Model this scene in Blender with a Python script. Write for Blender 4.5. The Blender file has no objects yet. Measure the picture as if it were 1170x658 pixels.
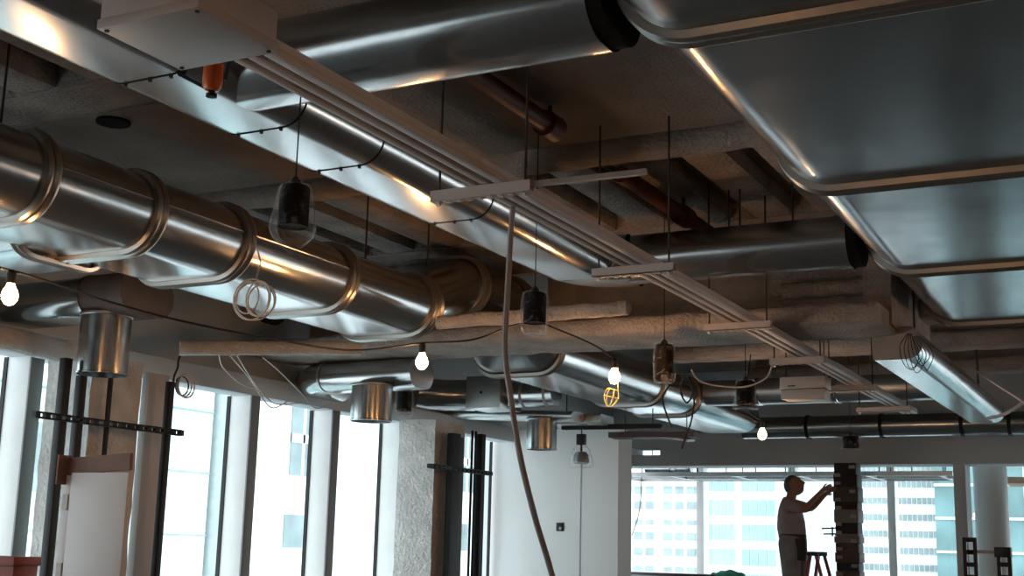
import bpy, bmesh, math, random
from mathutils import Vector, Matrix, noise
random.seed(7)
S = bpy.context.scene
COL = S.collection
PI = math.pi

# ------------------------------------------------------------------ camera
F, YAW, PITCH, ROLL = 1451.78, -0.481727, 0.200079, 0.0249837
cy, sy, cp, sp = math.cos(YAW), math.sin(YAW), math.cos(PITCH), math.sin(PITCH)
FW = Vector((sy*cp, cy*cp, sp)); r0 = Vector((cy, -sy, 0)); u0 = r0.cross(FW)
RT = math.cos(ROLL)*r0 + math.sin(ROLL)*u0
UP = -math.sin(ROLL)*r0 + math.cos(ROLL)*u0
EYE = Vector((0, 0, 1.6))
cam = bpy.data.cameras.new('camera'); cam.sensor_width = 36; cam.lens = F/1170*36; cam.clip_end = 500
co = bpy.data.objects.new('camera', cam); COL.objects.link(co)
co.matrix_world = Matrix((( RT.x, UP.x, -FW.x, EYE.x), (RT.y, UP.y, -FW.y, EYE.y), (RT.z, UP.z, -FW.z, EYE.z), (0, 0, 0, 1)))
S.camera = co

def ray(x, y): return (x-585)/F*RT + (329-y)/F*UP + FW
def AZ(x, y, z): d = ray(x, y); return EYE + d*((z-1.6)/d.z)
def AY(x, y, Y): d = ray(x, y); return EYE + d*(Y/d.y)
def AX(x, y, X): d = ray(x, y); return EYE + d*(X/d.x)

# ------------------------------------------------------------------ world, exposure
w = bpy.data.worlds.new('overcast_sky'); S.world = w; w.use_nodes = True
wn = w.node_tree.nodes; wl = w.node_tree.links
bg = wn['Background']
geo = wn.new('ShaderNodeTexCoord'); sep = wn.new('ShaderNodeSeparateXYZ'); ramp = wn.new('ShaderNodeValToRGB')
wl.new(geo.outputs['Generated'], sep.inputs[0]); wl.new(sep.outputs['Z'], ramp.inputs[0]); wl.new(ramp.outputs[0], bg.inputs[0])
ramp.color_ramp.elements[0].position = 0.0; ramp.color_ramp.elements[0].color = (0.78, 0.84, 0.87, 1)
ramp.color_ramp.elements[1].position = 0.6; ramp.color_ramp.elements[1].color = (0.90, 0.96, 1.0, 1)
SKY = 3.2
bg.inputs[1].default_value = SKY
BULB = 150.0
S.view_settings.view_transform = 'Standard'; S.view_settings.look = 'None'
S.view_settings.gamma = 1; S.view_settings.use_curve_mapping = False
S.view_settings.exposure = 0.42
try:
    S.cycles.sample_clamp_indirect = 6.0
    S.cycles.max_bounces = 10; S.cycles.transparent_max_bounces = 16
    S.cycles.blur_glossy = 0.6
except Exception: pass

# ------------------------------------------------------------------ materials
def nm(name):
    m = bpy.data.materials.new(name); m.use_nodes = True
    return m, m.node_tree.nodes, m.node_tree.links, m.node_tree.nodes['Principled BSDF']
def paint(name, c, rough=0.6, metal=0.0, var=0.12, scale=6.0, bump=0.0, bscale=60.0, spec=0.5):
    m, n, l, b = nm(name)
    tc = n.new('ShaderNodeTexCoord'); no = n.new('ShaderNodeTexNoise'); no.inputs['Scale'].default_value = scale; no.inputs['Detail'].default_value = 6
    l.new(tc.outputs['Object'], no.inputs['Vector'])
    r = n.new('ShaderNodeValToRGB'); l.new(no.outputs['Fac'], r.inputs[0])
    r.color_ramp.elements[0].position = 0.3; r.color_ramp.elements[1].position = 0.7
    r.color_ramp.elements[0].color = tuple(max(0, x*(1-var)) for x in c)+(1,)
    r.color_ramp.elements[1].color = tuple(min(1, x*(1+var)) for x in c)+(1,)
    l.new(r.outputs[0], b.inputs['Base Color'])
    b.inputs['Roughness'].default_value = rough; b.inputs['Metallic'].default_value = metal
    b.inputs['Specular IOR Level'].default_value = spec
    if bump:
        n2 = n.new('ShaderNodeTexNoise'); n2.inputs['Scale'].default_value = bscale; n2.inputs['Detail'].default_value = 5
        l.new(tc.outputs['Object'], n2.inputs['Vector'])
        bp = n.new('ShaderNodeBump'); bp.inputs['Strength'].default_value = bump; bp.inputs['Distance'].default_value = 0.02
        l.new(n2.outputs['Fac'], bp.inputs['Height']); l.new(bp.outputs[0], b.inputs['Normal'])
    return m
WAVE = 1.0
def galv(name, c, rough=0.3, wav=0.05):
    m, n, l, b = nm(name)
    tc = n.new('ShaderNodeTexCoord')
    vo = n.new('ShaderNodeTexVoronoi'); vo.inputs['Scale'].default_value = 45
    no = n.new('ShaderNodeTexNoise'); no.inputs['Scale'].default_value = 2.5; no.inputs['Detail'].default_value = 6
    l.new(tc.outputs['Object'], vo.inputs['Vector']); l.new(tc.outputs['Object'], no.inputs['Vector'])
    mx = n.new('ShaderNodeMix'); mx.data_type = 'FLOAT'; mx.inputs[0].default_value = 0.75
    sv = n.new('ShaderNodeSeparateColor'); l.new(vo.outputs['Color'], sv.inputs[0])
    l.new(sv.outputs[0], mx.inputs[2]); l.new(no.outputs['Fac'], mx.inputs[3])
    r = n.new('ShaderNodeValToRGB'); l.new(mx.outputs[0], r.inputs[0])
    r.color_ramp.elements[0].position = 0.25; r.color_ramp.elements[1].position = 0.75
    r.color_ramp.elements[0].color = tuple(x*0.94 for x in c)+(1,); r.color_ramp.elements[1].color = tuple(min(1, x*1.05) for x in c)+(1,)
    l.new(r.outputs[0], b.inputs['Base Color'])
    mr = n.new('ShaderNodeMapRange'); l.new(no.outputs['Fac'], mr.inputs[0])
    mr.inputs[1].default_value = 0.3; mr.inputs[2].default_value = 0.7; mr.inputs[3].default_value = rough*0.9; mr.inputs[4].default_value = rough*1.12
    l.new(mr.outputs[0], b.inputs['Roughness'])
    b.inputs['Metallic'].default_value = 0.95
    n2 = n.new('ShaderNodeTexNoise'); n2.inputs['Scale'].default_value = 3.0; n2.inputs['Detail'].default_value = 1
    l.new(tc.outputs['Object'], n2.inputs['Vector'])
    bp = n.new('ShaderNodeBump'); bp.inputs['Strength'].default_value = wav*WAVE; bp.inputs['Distance'].default_value = 0.05
    l.new(n2.outputs['Fac'], bp.inputs['Height']); l.new(bp.outputs[0], b.inputs['Normal'])
    return m
M = {}
M['galv'] = galv('galvanized_sheet', (0.43, 0.45, 0.455), 0.21)
M['galv_wide'] = galv('wide_duct_sheet', (0.38, 0.40, 0.405), 0.20)
M['galv_dull'] = galv('dull_galvanized_sheet', (0.46, 0.48, 0.48), 0.36)
M['collar'] = galv('galvanized_flange', (0.42, 0.40, 0.37), 0.33)
M['dark_end'] = paint('black_duct_liner', (0.012, 0.012, 0.012), 0.9, spec=0.08)
M['slab'] = paint('sprayed_concrete', (0.25, 0.215, 0.19), 0.95, var=0.3, scale=1.5, bump=0.7, bscale=45, spec=0.1)
M['spray'] = paint('sprayed_fireproofing', (0.38, 0.34, 0.31), 0.95, var=0.22, scale=4, bump=1.0, bscale=40, spec=0.1)
M['spray_white'] = paint('pale_sprayed_fireproofing', (0.62, 0.62, 0.60), 0.95, var=0.15, scale=6, bump=1.0, bscale=35, spec=0.1)
M['white'] = paint('white_wall_paint', (0.74, 0.76, 0.76), 0.7, var=0.03, scale=1.2)
M['soffit'] = paint('primed_plasterboard', (0.58, 0.63, 0.65), 0.8, var=0.05, scale=1.0)
M['cream'] = paint('cream_powder_coat', (0.35, 0.305, 0.28), 0.5, var=0.05, scale=3)
M['frame'] = paint('pale_window_frame', (0.86, 0.88, 0.88), 0.5, var=0.04)
M['frame_shade'] = paint('shaded_frame_front', (0.22, 0.24, 0.24), 0.5, var=0.05)  # pale frame as it looks unlit, shade put into the colour
M['black'] = paint('black_steel', (0.012, 0.013, 0.014), 0.55, var=0.2, spec=0.3)
M['black_can'] = paint('matt_black_lamp', (0.010, 0.010, 0.011), 0.8, var=0.2, spec=0.12)
M['brown_steel_and_shade'] = paint('brown_primed_steel_and_shade', (0.07, 0.05, 0.05), 0.6, var=0.2)  # brown steel, also the shade tone of the far column's side
M['red_pipe'] = paint('dark_red_pipe_paint', (0.10, 0.025, 0.018), 0.5, var=0.2)
M['floor'] = paint('dusty_concrete_floor', (0.12, 0.12, 0.118), 0.9, var=0.15, scale=0.8, spec=0.15)
M['wall'] = paint('grey_side_wall', (0.22, 0.21, 0.20), 0.9, var=0.1)
M['cream_bar'] = paint('cream_strut_coat', (0.52, 0.45, 0.41), 0.5, var=0.05, scale=3)
M['rod'] = paint('threaded_rod', (0.06, 0.055, 0.05), 0.5, metal=0.4)
M['conduit'] = paint('grey_flexible_conduit', (0.32, 0.27, 0.25), 0.6, var=0.1)
M['cable_white'] = paint('white_cable', (0.55, 0.50, 0.46), 0.5)
M['cable_black'] = paint('black_cable', (0.015, 0.015, 0.015), 0.5)
M['board'] = paint('off_white_board', (0.52, 0.50, 0.49), 0.7, var=0.04, scale=2)
M['brown_board'] = paint('brown_cardboard', (0.16, 0.09, 0.07), 0.85, var=0.12)
M['red_box'] = paint('red_brown_plastic', (0.28, 0.05, 0.03), 0.5, var=0.1)
M['orange'] = paint('orange_plastic', (0.75, 0.13, 0.03), 0.3, var=0.05)
M['yellow'] = paint('yellow_plastic', (0.98, 0.92, 0.40), 0.4, var=0.05)
M['skin'] = paint('skin', (0.42, 0.22, 0.15), 0.55, var=0.08, scale=20)
M['shirt'] = paint('taupe_cotton', (0.42, 0.36, 0.35), 0.9, var=0.12, scale=8)
M['trousers'] = paint('grey_work_cloth', (0.32, 0.33, 0.34), 0.9, var=0.2, scale=9)
M['hair'] = paint('short_grey_hair', (0.12, 0.10, 0.09), 0.9, var=0.3, scale=80)
M['leather'] = paint('black_leather', (0.03, 0.028, 0.03), 0.6)
M['ladder'] = paint('red_fibreglass', (0.35, 0.05, 0.04), 0.5)
M['alu'] = paint('aluminium', (0.5, 0.5, 0.5), 0.4, metal=0.8)
M['green'] = paint('green_cloth', (0.02, 0.25, 0.15), 0.8, var=0.3, scale=14)
M['grey_box'] = paint('grey_card', (0.35, 0.36, 0.37), 0.8)
M['band_dark'] = paint('dark_wrap', (0.035, 0.032, 0.032), 0.7, var=0.3)
M['band_brown'] = paint('brown_wrap', (0.11, 0.085, 0.075), 0.7, var=0.25)
M['band_grey'] = paint('grey_wrap', (0.26, 0.24, 0.23), 0.75, var=0.15)
M['band_navy'] = paint('navy_wrap', (0.03, 0.035, 0.055), 0.7, var=0.2)
M['tape'] = paint('paper_tag', (0.42, 0.42, 0.42), 0.7)
M['warm_panel'] = paint('tan_panel', (0.62, 0.44, 0.34), 0.7)
M['ext_white'] = paint('pale_stone', (0.72, 0.76, 0.77), 0.9, var=0.05, scale=0.4)
M['ext_cyan'] = paint('pale_cladding', (0.55, 0.70, 0.71), 0.7, var=0.05, scale=0.3)
M['ext_win'] = paint('facade_glazing', (0.22, 0.28, 0.29), 0.35, var=0.25, scale=1.2)
M['ext_teal'] = paint('teal_glazing', (0.27, 0.39, 0.40), 0.3, var=0.15, scale=0.5)
M['ext_deep'] = paint('deep_teal_glazing', (0.11, 0.21, 0.22), 0.3, var=0.3, scale=0.6)
M['ext_seam'] = paint('cladding_joint', (0.25, 0.33, 0.34), 0.8)
M['ext_grey'] = paint('grey_stone', (0.45, 0.52, 0.53), 0.8, var=0.08)
M['street'] = paint('street', (0.4, 0.42, 0.42), 0.9)

def glass_mat():
    m = bpy.data.materials.new('window_glass'); m.use_nodes = True; n = m.node_tree.nodes; l = m.node_tree.links
    n.clear(); out = n.new('ShaderNodeOutputMaterial'); mx = n.new('ShaderNodeMixShader'); t = n.new('ShaderNodeBsdfTransparent'); g = n.new('ShaderNodeBsdfGlossy')
    t.inputs[0].default_value = (0.95, 0.98, 0.985, 1); g.inputs['Roughness'].default_value = 0.02
    lw = n.new('ShaderNodeLayerWeight'); lw.inputs[0].default_value = 0.5
    pw = n.new('ShaderNodeMath'); pw.operation = 'POWER'; pw.inputs[1].default_value = 5.0; l.new(lw.outputs['Facing'], pw.inputs[0])
    f = n.new('ShaderNodeMath'); f.operation = 'MULTIPLY_ADD'; f.inputs[1].default_value = 0.8; f.inputs[2].default_value = 0.03; l.new(pw.outputs[0], f.inputs[0])
    l.new(f.outputs[0], mx.inputs[0]); l.new(t.outputs[0], mx.inputs[1]); l.new(g.outputs[0], mx.inputs[2]); l.new(mx.outputs[0], out.inputs[0])
    return m
M['glass'] = glass_mat()
def bag_mat():
    m = bpy.data.materials.new('clear_plastic_bag'); m.use_nodes = True; n = m.node_tree.nodes; l = m.node_tree.links
    n.clear(); out = n.new('ShaderNodeOutputMaterial'); mx = n.new('ShaderNodeMixShader'); t = n.new('ShaderNodeBsdfTransparent')
    p = n.new('ShaderNodeBsdfPrincipled'); p.inputs['Base Color'].default_value = (0.6, 0.6, 0.6, 1); p.inputs['Roughness'].default_value = 0.22
    p.inputs['Transmission Weight'].default_value = 0.0
    lw = n.new('ShaderNodeLayerWeight'); lw.inputs[0].default_value = 0.5
    no = n.new('ShaderNodeTexNoise'); no.inputs['Scale'].default_value = 22; no.inputs['Detail'].default_value = 4; no.inputs['Distortion'].default_value = 1.5
    tc = n.new('ShaderNodeTexCoord'); l.new(tc.outputs['Object'], no.inputs['Vector'])
    mr = n.new('ShaderNodeMapRange'); l.new(no.outputs['Fac'], mr.inputs[0]); mr.inputs[1].default_value = 0.52; mr.inputs[2].default_value = 0.78; mr.inputs[3].default_value = 0.0; mr.inputs[4].default_value = 0.38
    ad = n.new('ShaderNodeMath'); ad.operation = 'MULTIPLY_ADD'; pw = n.new('ShaderNodeMath'); pw.operation = 'POWER'; pw.inputs[1].default_value = 3.0; l.new(lw.outputs['Facing'], pw.inputs[0]); l.new(pw.outputs[0], ad.inputs[0]); ad.inputs[1].default_value = 0.55; l.new(mr.outputs[0], ad.inputs[2])
    bp = n.new('ShaderNodeBump'); bp.inputs['Strength'].default_value = 0.6; l.new(no.outputs['Fac'], bp.inputs['Height']); l.new(bp.outputs[0], p.inputs['Normal'])
    l.new(ad.outputs[0], mx.inputs[0]); l.new(t.outputs[0], mx.inputs[1]); l.new(p.outputs[0], mx.inputs[2]); l.new(mx.outputs[0], out.inputs[0])
    return m
M['bag'] = bag_mat()
def bulb_mat(strength):
    m = bpy.data.materials.new('lit_bulb_glass'); m.use_nodes = True; n = m.node_tree.nodes; l = m.node_tree.links
    n.clear(); out = n.new('ShaderNodeOutputMaterial'); e = n.new('ShaderNodeEmission'); e.inputs[0].default_value = (1.0, 0.48, 0.19, 1); e.inputs[1].default_value = strength
    l.new(e.outputs[0], out.inputs[0]); return m
M['bulb'] = bulb_mat(BULB)

# ------------------------------------------------------------------ mesh builder
class MB:
    def __init__(s): s.bm = bmesh.new()
    def box(s, x0, x1, y0, y1, z0, z1, bev=0.0):
        r = bmesh.ops.create_cube(s.bm, size=1.0, matrix=Matrix.Translation(((x0+x1)/2, (y0+y1)/2, (z0+z1)/2)) @ Matrix.Diagonal((abs(x1-x0), abs(y1-y0), abs(z1-z0), 1)))
        if bev:
            es = list({e for v in r['verts'] for e in v.link_edges})
            bmesh.ops.bevel(s.bm, geom=es, offset=bev, segments=2, affect='EDGES', profile=0.5)
        return s
    def obox(s, c, ax, ay, az, hx, hy, hz):
        """box about c with half sizes along three unit axes"""
        vs = []
        for k in (-1, 1):
            for j in (-1, 1):
                for i in (-1, 1): vs.append(s.bm.verts.new(Vector(c)+ax*hx*i+ay*hy*j+az*hz*k))
        for f in ((0,2,3,1),(4,5,7,6),(0,1,5,4),(2,6,7,3),(0,4,6,2),(1,3,7,5)): s.bm.faces.new([vs[i] for i in f])
        return s
    def bar(s, a, b, wd, ht, up=Vector((0,0,1))):
        a = Vector(a); b = Vector(b); d = (b-a).normalized()
        if abs(d.dot(up)) > 0.98: up = Vector((0,1,0))
        x = d.cross(up).normalized(); z = x.cross(d).normalized()
        return s.obox((a+b)/2, x, d, z, wd/2, (b-a).length/2, ht/2)
    def sweep(s, path, prof, caps=True, scales=None, up=Vector((0,0,1))):
        """prof: closed list of (u,v); path: list of Vector"""
        path = [Vector(p) for p in path]; rings = []
        n = len(path)
        for i, p in enumerate(path):
            if i == 0: t = path[1]-path[0]
            elif i == n-1: t = path[-1]-path[-2]
            else: t = (path[i+1]-p).normalized() + (p-path[i-1]).normalized()
            t.normalize(); u = up if abs(t.dot(up)) < 0.95 else Vector((0,1,0))
            x = t.cross(u).normalized(); z = x.cross(t).normalized()
            k = scales[i] if scales else 1.0
            pr = k(prof) if callable(k) else [(a*k, b*k) for a, b in prof]
            rings.append([s.bm.verts.new(p + x*a + z*b) for a, b in pr])
        m = len(rings[0])
        for i in range(n-1):
            for j in range(m):
                s.bm.faces.new((rings[i][j], rings[i][(j+1) % m], rings[i+1][(j+1) % m], rings[i+1][j]))
        if caps: s.bm.faces.new(rings[0]); s.bm.faces.new(rings[-1][::-1])
        return s
    def tube(s, path, r, seg=8, caps=True, radii=None):
        return s.sweep(path, [(r*math.cos(2*PI*j/seg), r*math.sin(2*PI*j/seg)) for j in range(seg)], caps, [q/r for q in radii] if radii else None)
    def cyl(s, a, b, r, seg=24): return s.tube([a, b], r, seg)
    def lathe(s, c, rz, seg=20, jit=0.0, seed=0):
        c = Vector(c); rings = []
        for i, (r, z) in enumerate(rz):
            ring = []
            for j in range(seg):
                a = 2*PI*j/seg
                k = 1 + jit*noise.noise(Vector((math.cos(a)*2.2+seed, math.sin(a)*2.2, z*14+seed*3)))
                ring.append(s.bm.verts.new(c+Vector((r*k*math.cos(a), r*k*math.sin(a), z))))
            rings.append(ring)
        for i in range(len(rings)-1):
            for j in range(seg): s.bm.faces.new((rings[i][j], rings[i][(j+1)%seg], rings[i+1][(j+1)%seg], rings[i+1][j]))
        s.bm.faces.new(rings[0][::-1]); s.bm.faces.new(rings[-1])
        return s
    def rough(s, amp, freq=6.0, cuts=0):
        for v in s.bm.verts:
            nz = noise.noise_vector(v.co*freq)
            v.co += Vector(nz)*amp
        return s
    def build(s, name, mat, parent=None, smooth=40):
        bmesh.ops.recalc_face_normals(s.bm, faces=s.bm.faces)
        off = parent_loc(parent) if parent else None
        if parent is None:
            # origin at the base centre of the thing
            xs = [v.co for v in s.bm.verts]
            off = Vector(((min(v.x for v in xs)+max(v.x for v in xs))/2, (min(v.y for v in xs)+max(v.y for v in xs))/2, min(v.z for v in xs)))
        for v in s.bm.verts: v.co -= off
        me = bpy.data.meshes.new(name); s.bm.to_mesh(me); s.bm.free()
        me.materials.append(M[mat])
        if smooth:
            for p in me.polygons: p.use_smooth = True
            me.set_sharp_from_angle(angle=math.radians(smooth))
        o = bpy.data.objects.new(name, me); COL.objects.link(o)
        if parent: o.parent = parent
        else: o.location = off
        return o
def parent_loc(o):
    v = Vector((0,0,0))
    while o: v = v + o.location; o = o.parent
    return v
def tag(o, label, cat, group=None, kind=None):
    if label: o['label'] = label
    if cat: o['category'] = cat
    if group: o['group'] = group
    if kind: o['kind'] = kind
    return o
def thing(name, label, cat, loc, group=None):
    o = bpy.data.objects.new(name, None); COL.objects.link(o); o.location = loc; o.empty_display_size = 0.1
    return tag(o, label, cat, group)
def struct(name, mb, mat, parent=None, smooth=40):
    o = mb.build(name, mat, parent, smooth)
    if not parent: o['kind'] = 'structure'
    return o
def copy_thing(src, loc, label):
    r = src.copy(); COL.objects.link(r); r.location = loc; r['label'] = label
    for ch in list(src.children):
        c = ch.copy(); COL.objects.link(c); c.parent = r
        for g in ch.children:
            d = g.copy(); COL.objects.link(d); d.parent = c
    return r
def oval(wd, ht, n=12):
    """flat-oval outline, width wd, height ht, half-round sides"""
    r = ht/2; h = max(0, wd/2-r); pts = []
    for j in range(n+1):
        a = -PI/2 + PI*j/n; pts.append((h+r*math.cos(a), r*math.sin(a)))
    for j in range(n+1):
        a = PI/2 + PI*j/n; pts.append((-h+r*math.cos(a), r*math.sin(a)))
    return pts
def rrect(wd, ht, r, n=8):
    pts = []
    for cx, cz, a0 in ((wd/2-r, -ht/2+r, -PI/2), (wd/2-r, ht/2-r, 0), (-wd/2+r, ht/2-r, PI/2), (-wd/2+r, -ht/2+r, PI)):
        for j in range(n+1):
            a = a0+PI/2*j/n; pts.append((cx+r*math.cos(a), cz+r*math.sin(a)))
    return pts
def grow(f, d):
    """outline function f(extra) -> callable for MB.sweep scales"""
    return lambda prof: f(d)
def collar_mb(p, t, outline, wd=0.07, d=0.022):
    """a rolled double-bead flange ring around an outline; outline(extra) gives points"""
    p = Vector(p); t = Vector(t).normalized()
    st = [(-wd/2, 0.001), (-wd/2+0.004, d*0.8), (-wd*0.27, d), (-wd*0.06, d*0.75), (0, d*0.3), (wd*0.06, d*0.75), (wd*0.27, d), (wd/2-0.004, d*0.8), (wd/2, 0.001)]
    return MB().sweep([p+t*a for a, _ in st], outline(0), False, [grow(outline, e) for _, e in st])

# ================================================================== STRUCTURE
struct('floor', MB().box(-7.0, 14.0, -6.0, 19.3, -0.15, 0.0), 'floor')
sl = MB().box(-9.2, 14.2, -6.3, 19.5, 3.92, 4.15)
struct('ceiling', sl, 'slab')
struct('wall_right', MB().box(14.0, 14.2, -6.0, 19.3, 0, 3.92), 'wall')
struct('wall_back', MB().box(-7.0, 14.2, -6.2, -6.0, 0, 3.92), 'wall')
# left wall: spandrel above the glass, white solid part beyond the glazing, pier
struct('wall_left', MB().box(-7.0, -6.78, -6.0, 16.05, 2.90, 3.92), 'soffit')
struct('wall_left_stub', MB().box(-6.95, -5.75, 12.72, 13.10, 0, 2.88).box(-5.73, -5.31, 12.72, 13.10, 0, 2.88), 'white')
struct('trim_1', MB().box(-5.755, -5.72, 12.73, 13.09, 0, 2.86), 'soffit')
struct('wall_left_return', MB().box(-7.0, -6.8, 13.10, 16.05, 0, 3.92), 'white')
# window head and sill bands
struct('trim_2', MB().box(-6.80, -6.58, -6.0, 12.72, 2.74, 2.90, 0.008), 'soffit')
struct('trim_3', MB().box(-7.0, -6.6, -6.0, 12.72, 0.0, 0.35), 'frame')
# bulkhead across the far end with its transfer opening
b_ = MB(); b_.box(-9.0, 14.0, 16.05, 16.5, 2.69, 2.835); b_.box(-9.0, 14.0, 16.05, 16.5, 2.93, 3.92); b_.box(-6.10, 14.0, 16.05, 16.5, 2.835, 2.93)
b_.box(-9.0, -6.52, 16.05, 16.5, 2.835, 2.93)
struct('wall_far_bulkhead', b_, 'soffit')
struct('wall_far_pilaster', MB().box(-2.38, -2.24, 16.1, 16.5, 0, 2.69, 0.006), 'soffit')
struct('wall_far_column', MB().cyl((-2.06, 16.9, 0), (-2.06, 16.9, 2.69), 0.20, 40).cyl((-2.06, 16.9, 2.69), (-2.06, 16.9, 3.92), 0.20, 40), 'white')
struct('wall_far_room_left', MB().box(-9.2, -9.0, 16.55, 19.3, -0.15, 3.92), 'white')
struct('floor_far_room', MB().box(-9.0, -7.0, 16.55, 19.3, -0.15, 0.0), 'floor')
# left glazing: bays of 1.13 m
ys = [5.91+1.13*k for k in range(-10, 6)]
for i, y in enumerate(ys):
    win = bpy.data.objects.new('window_%d' % (i+1), None); COL.objects.link(win); win.location = (-6.8, y, 0.35); win['kind'] = 'structure'
    y2 = min(y+1.13, 12.72)
    MB().box(-6.83, -6.6, y-0.055, y+0.055, 0.35, 2.74, 0.004).build('mullion', 'frame', win)
    MB().box(-6.60, -6.585, y-0.055, y+0.055, 0.35, 2.74, 0.003).build('shaded_front', 'frame_shade', win)  # thin plate over the pale mullion, painted as its unlit room side
    MB().box(-6.828, -6.822, y+0.055, y2-0.055, 0.35, 2.74).build('pane', 'glass', win, 0)
    MB().box(-6.835, -6.80, y+0.053, y+0.063, 0.35, 2.74).box(-6.835, -6.80, y2-0.063, y2-0.053, 0.35, 2.74).build('gasket', 'black', win)
# far glazing
for i, x in enumerate([-9.43+1.44*k for k in range(17)]):
    win = bpy.data.objects.new('window_%d' % (i+17), None); COL.objects.link(win); win.location = (x, 19.1, 0.1); win['kind'] = 'structure'
    MB().box(x-0.055, x+0.055, 18.95, 19.2, 0.0, 3.3, 0.004).build('mullion', 'frame', win)
    MB().box(x+0.055, x+1.385, 19.16, 19.166, 0.0, 3.3).build('pane', 'glass', win, 0)
    MB().box(x+0.055, x+1.385, 19.12, 19.2, 2.86, 2.92).build('transom', 'frame', win)
struct('wall_far_spandrel', MB().box(-9.2, 14.2, 19.0, 19.3, 3.3, 3.92), 'soffit')

# ================================================================== OUTSIDE BUILDINGS
def facade(name, label, x0, x1, y0, y1, z0, z1, mat):
    r = thing(name, label, 'building', ((x0+x1)/2, (y0+y1)/2, z0))
    MB().box(x0, x1, y0, y1, z0, z1).build('wall', mat, r, 0)
    return r
# across the street, seen through the left glazing
r = facade('office_tower', 'pale clad tower with thin joints seen through the leftmost windows', -34, -22, 6, 25.6, -20, 10, 'ext_cyan')
m = MB()
for k in range(-8, 7): m.box(-22.02, -21.96, 6, 25.6, 0.1+k*1.55, 0.1+k*1.55+0.04)
for y in (8.5, 11.5, 14.5, 17.5, 20.5, 23.4): m.box(-22.02, -21.96, y, y+0.04, -15, 10)
m.build('joint', 'ext_seam', r, 0)
for y in (17.2, 19.8):
    for k in range(-3, 3): MB().box(-22.04, -21.97, y, y+1.6, -0.6+k*3.1, 0.9+k*3.1).build('window', 'ext_win', r, 0)
r = facade('stone_building', 'white stone building with tall dark windows across the street', -34, -22.0, 25.8, 47, -20, 12.5, 'ext_white')
MB().box(-22.3, -21.7, 25.8, 27.0, 0.6, 12.5).build('corner_strip', 'ext_grey', r, 0)
for y in (28.9, 33.6, 38.4, 43.2):
    f = MB().box(-22.05, -21.95, y, y+1.15, 3.4, 12).build('tall_window', 'ext_win', r, 0)
    MB().box(-21.99, -21.93, y, y+1.15, 4.3, 4.55).box(-21.99, -21.93, y, y+1.15, 5.7, 5.95).box(-21.99, -21.93, y+0.5, y+0.6, 3.4, 12).build('glazing_bar', 'ext_white', f, 0)
    MB().box(-22.05, -21.95, y-0.1, y+0.75, 1.4, 2.3).build('window', 'ext_win', r, 0)
    MB().box(-22.05, -21.95, y-0.1, y+0.75, -2.0, -0.8).build('window', 'ext_win', r, 0)
MB().box(-22.1, -21.6, 25.8, 47, 0.35, 0.55).build('ledge', 'ext_cyan', r, 0)
MB().box(-30, -29, 36.2, 37.4, 0.7, 1.0).build('roof_vent', 'ext_grey', r, 0)
# beyond the far windows
r = facade('grid_tower', 'pale office tower with rows of small square windows at far left', -30, -20.5, 60, 75, -40, 13, 'ext_white')
for c, x in enumerate((-24.75, -24.15, -23.55, -22.6, -22.0, -21.4, -20.95)):
    for k in range(-2, 10): MB().box(x, x+(0.42 if c != 6 else 0.3), 59.94, 60.02, -0.2+k*0.75, 0.18+k*0.75-(0.14 if k % 3 == 1 else 0)).build('window', 'ext_win', r, 0)
r = facade('teal_tower', 'teal glass tower with white vertical fins left of the workman', -20.45, -16.9, 60, 72, -40, 13, 'ext_white')
for c in range(4):
    m = MB(); n2 = MB()
    for k in range(-9, 12):
        m.box(-20.4+c*0.37, -20.4+c*0.37+0.31, 59.94, 60.02, -0.2+k*1.16, 0.55+k*1.16)
        n2.box(-18.62+c*0.42, -18.62+c*0.42+0.36, 59.94, 60.02, -0.2+k*1.16, 0.55+k*1.16)
    m.build('glazing_column', 'ext_teal', r, 0); n2.build('glazing_column', 'ext_teal', r, 0)
r = facade('finned_tower', 'white tower with faint vertical fins behind the workman and column', -16.85, -13.45, 62, 72, -40, 13, 'ext_white')
for c in range(8): MB().box(-16.6+c*0.42, -16.52+c*0.42, 61.92, 62.02, -30, 13).build('fin', 'ext_cyan', r, 0)
r = facade('banded_tower', 'white tower with horizontal bands of windows right of the dark column', -13.4, -9.42, 60, 72, -40, 13, 'ext_white')
for k in range(-9, 14):
    m = MB()
    for c in range(16): m.box(-13.1+c*0.22, -13.1+c*0.22+0.165, 59.94, 60.02, 0.19+k*0.74, 0.47+k*0.74)
    m.build('window_band', 'ext_win', r, 0)
r = facade('glass_block', 'teal glass block with white floor lines at the right edge', -9.38, 8, 58, 70, -40, 13, 'ext_deep')
m = MB()
for k in range(-8, 9): m.box(-9.38, 8, 57.92, 58.02, 0.33+k*1.42, 0.43+k*1.42)
for x in (-5.75, -3, -1): m.box(x, x+0.1, 57.92, 58.02, -30, 13)
m.build('floor_line', 'ext_white', r, 0)
MB().box(-80, 60, -40, 120, -40.2, -40).build('street', 'street', None, 0)['kind'] = 'structure'

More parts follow.
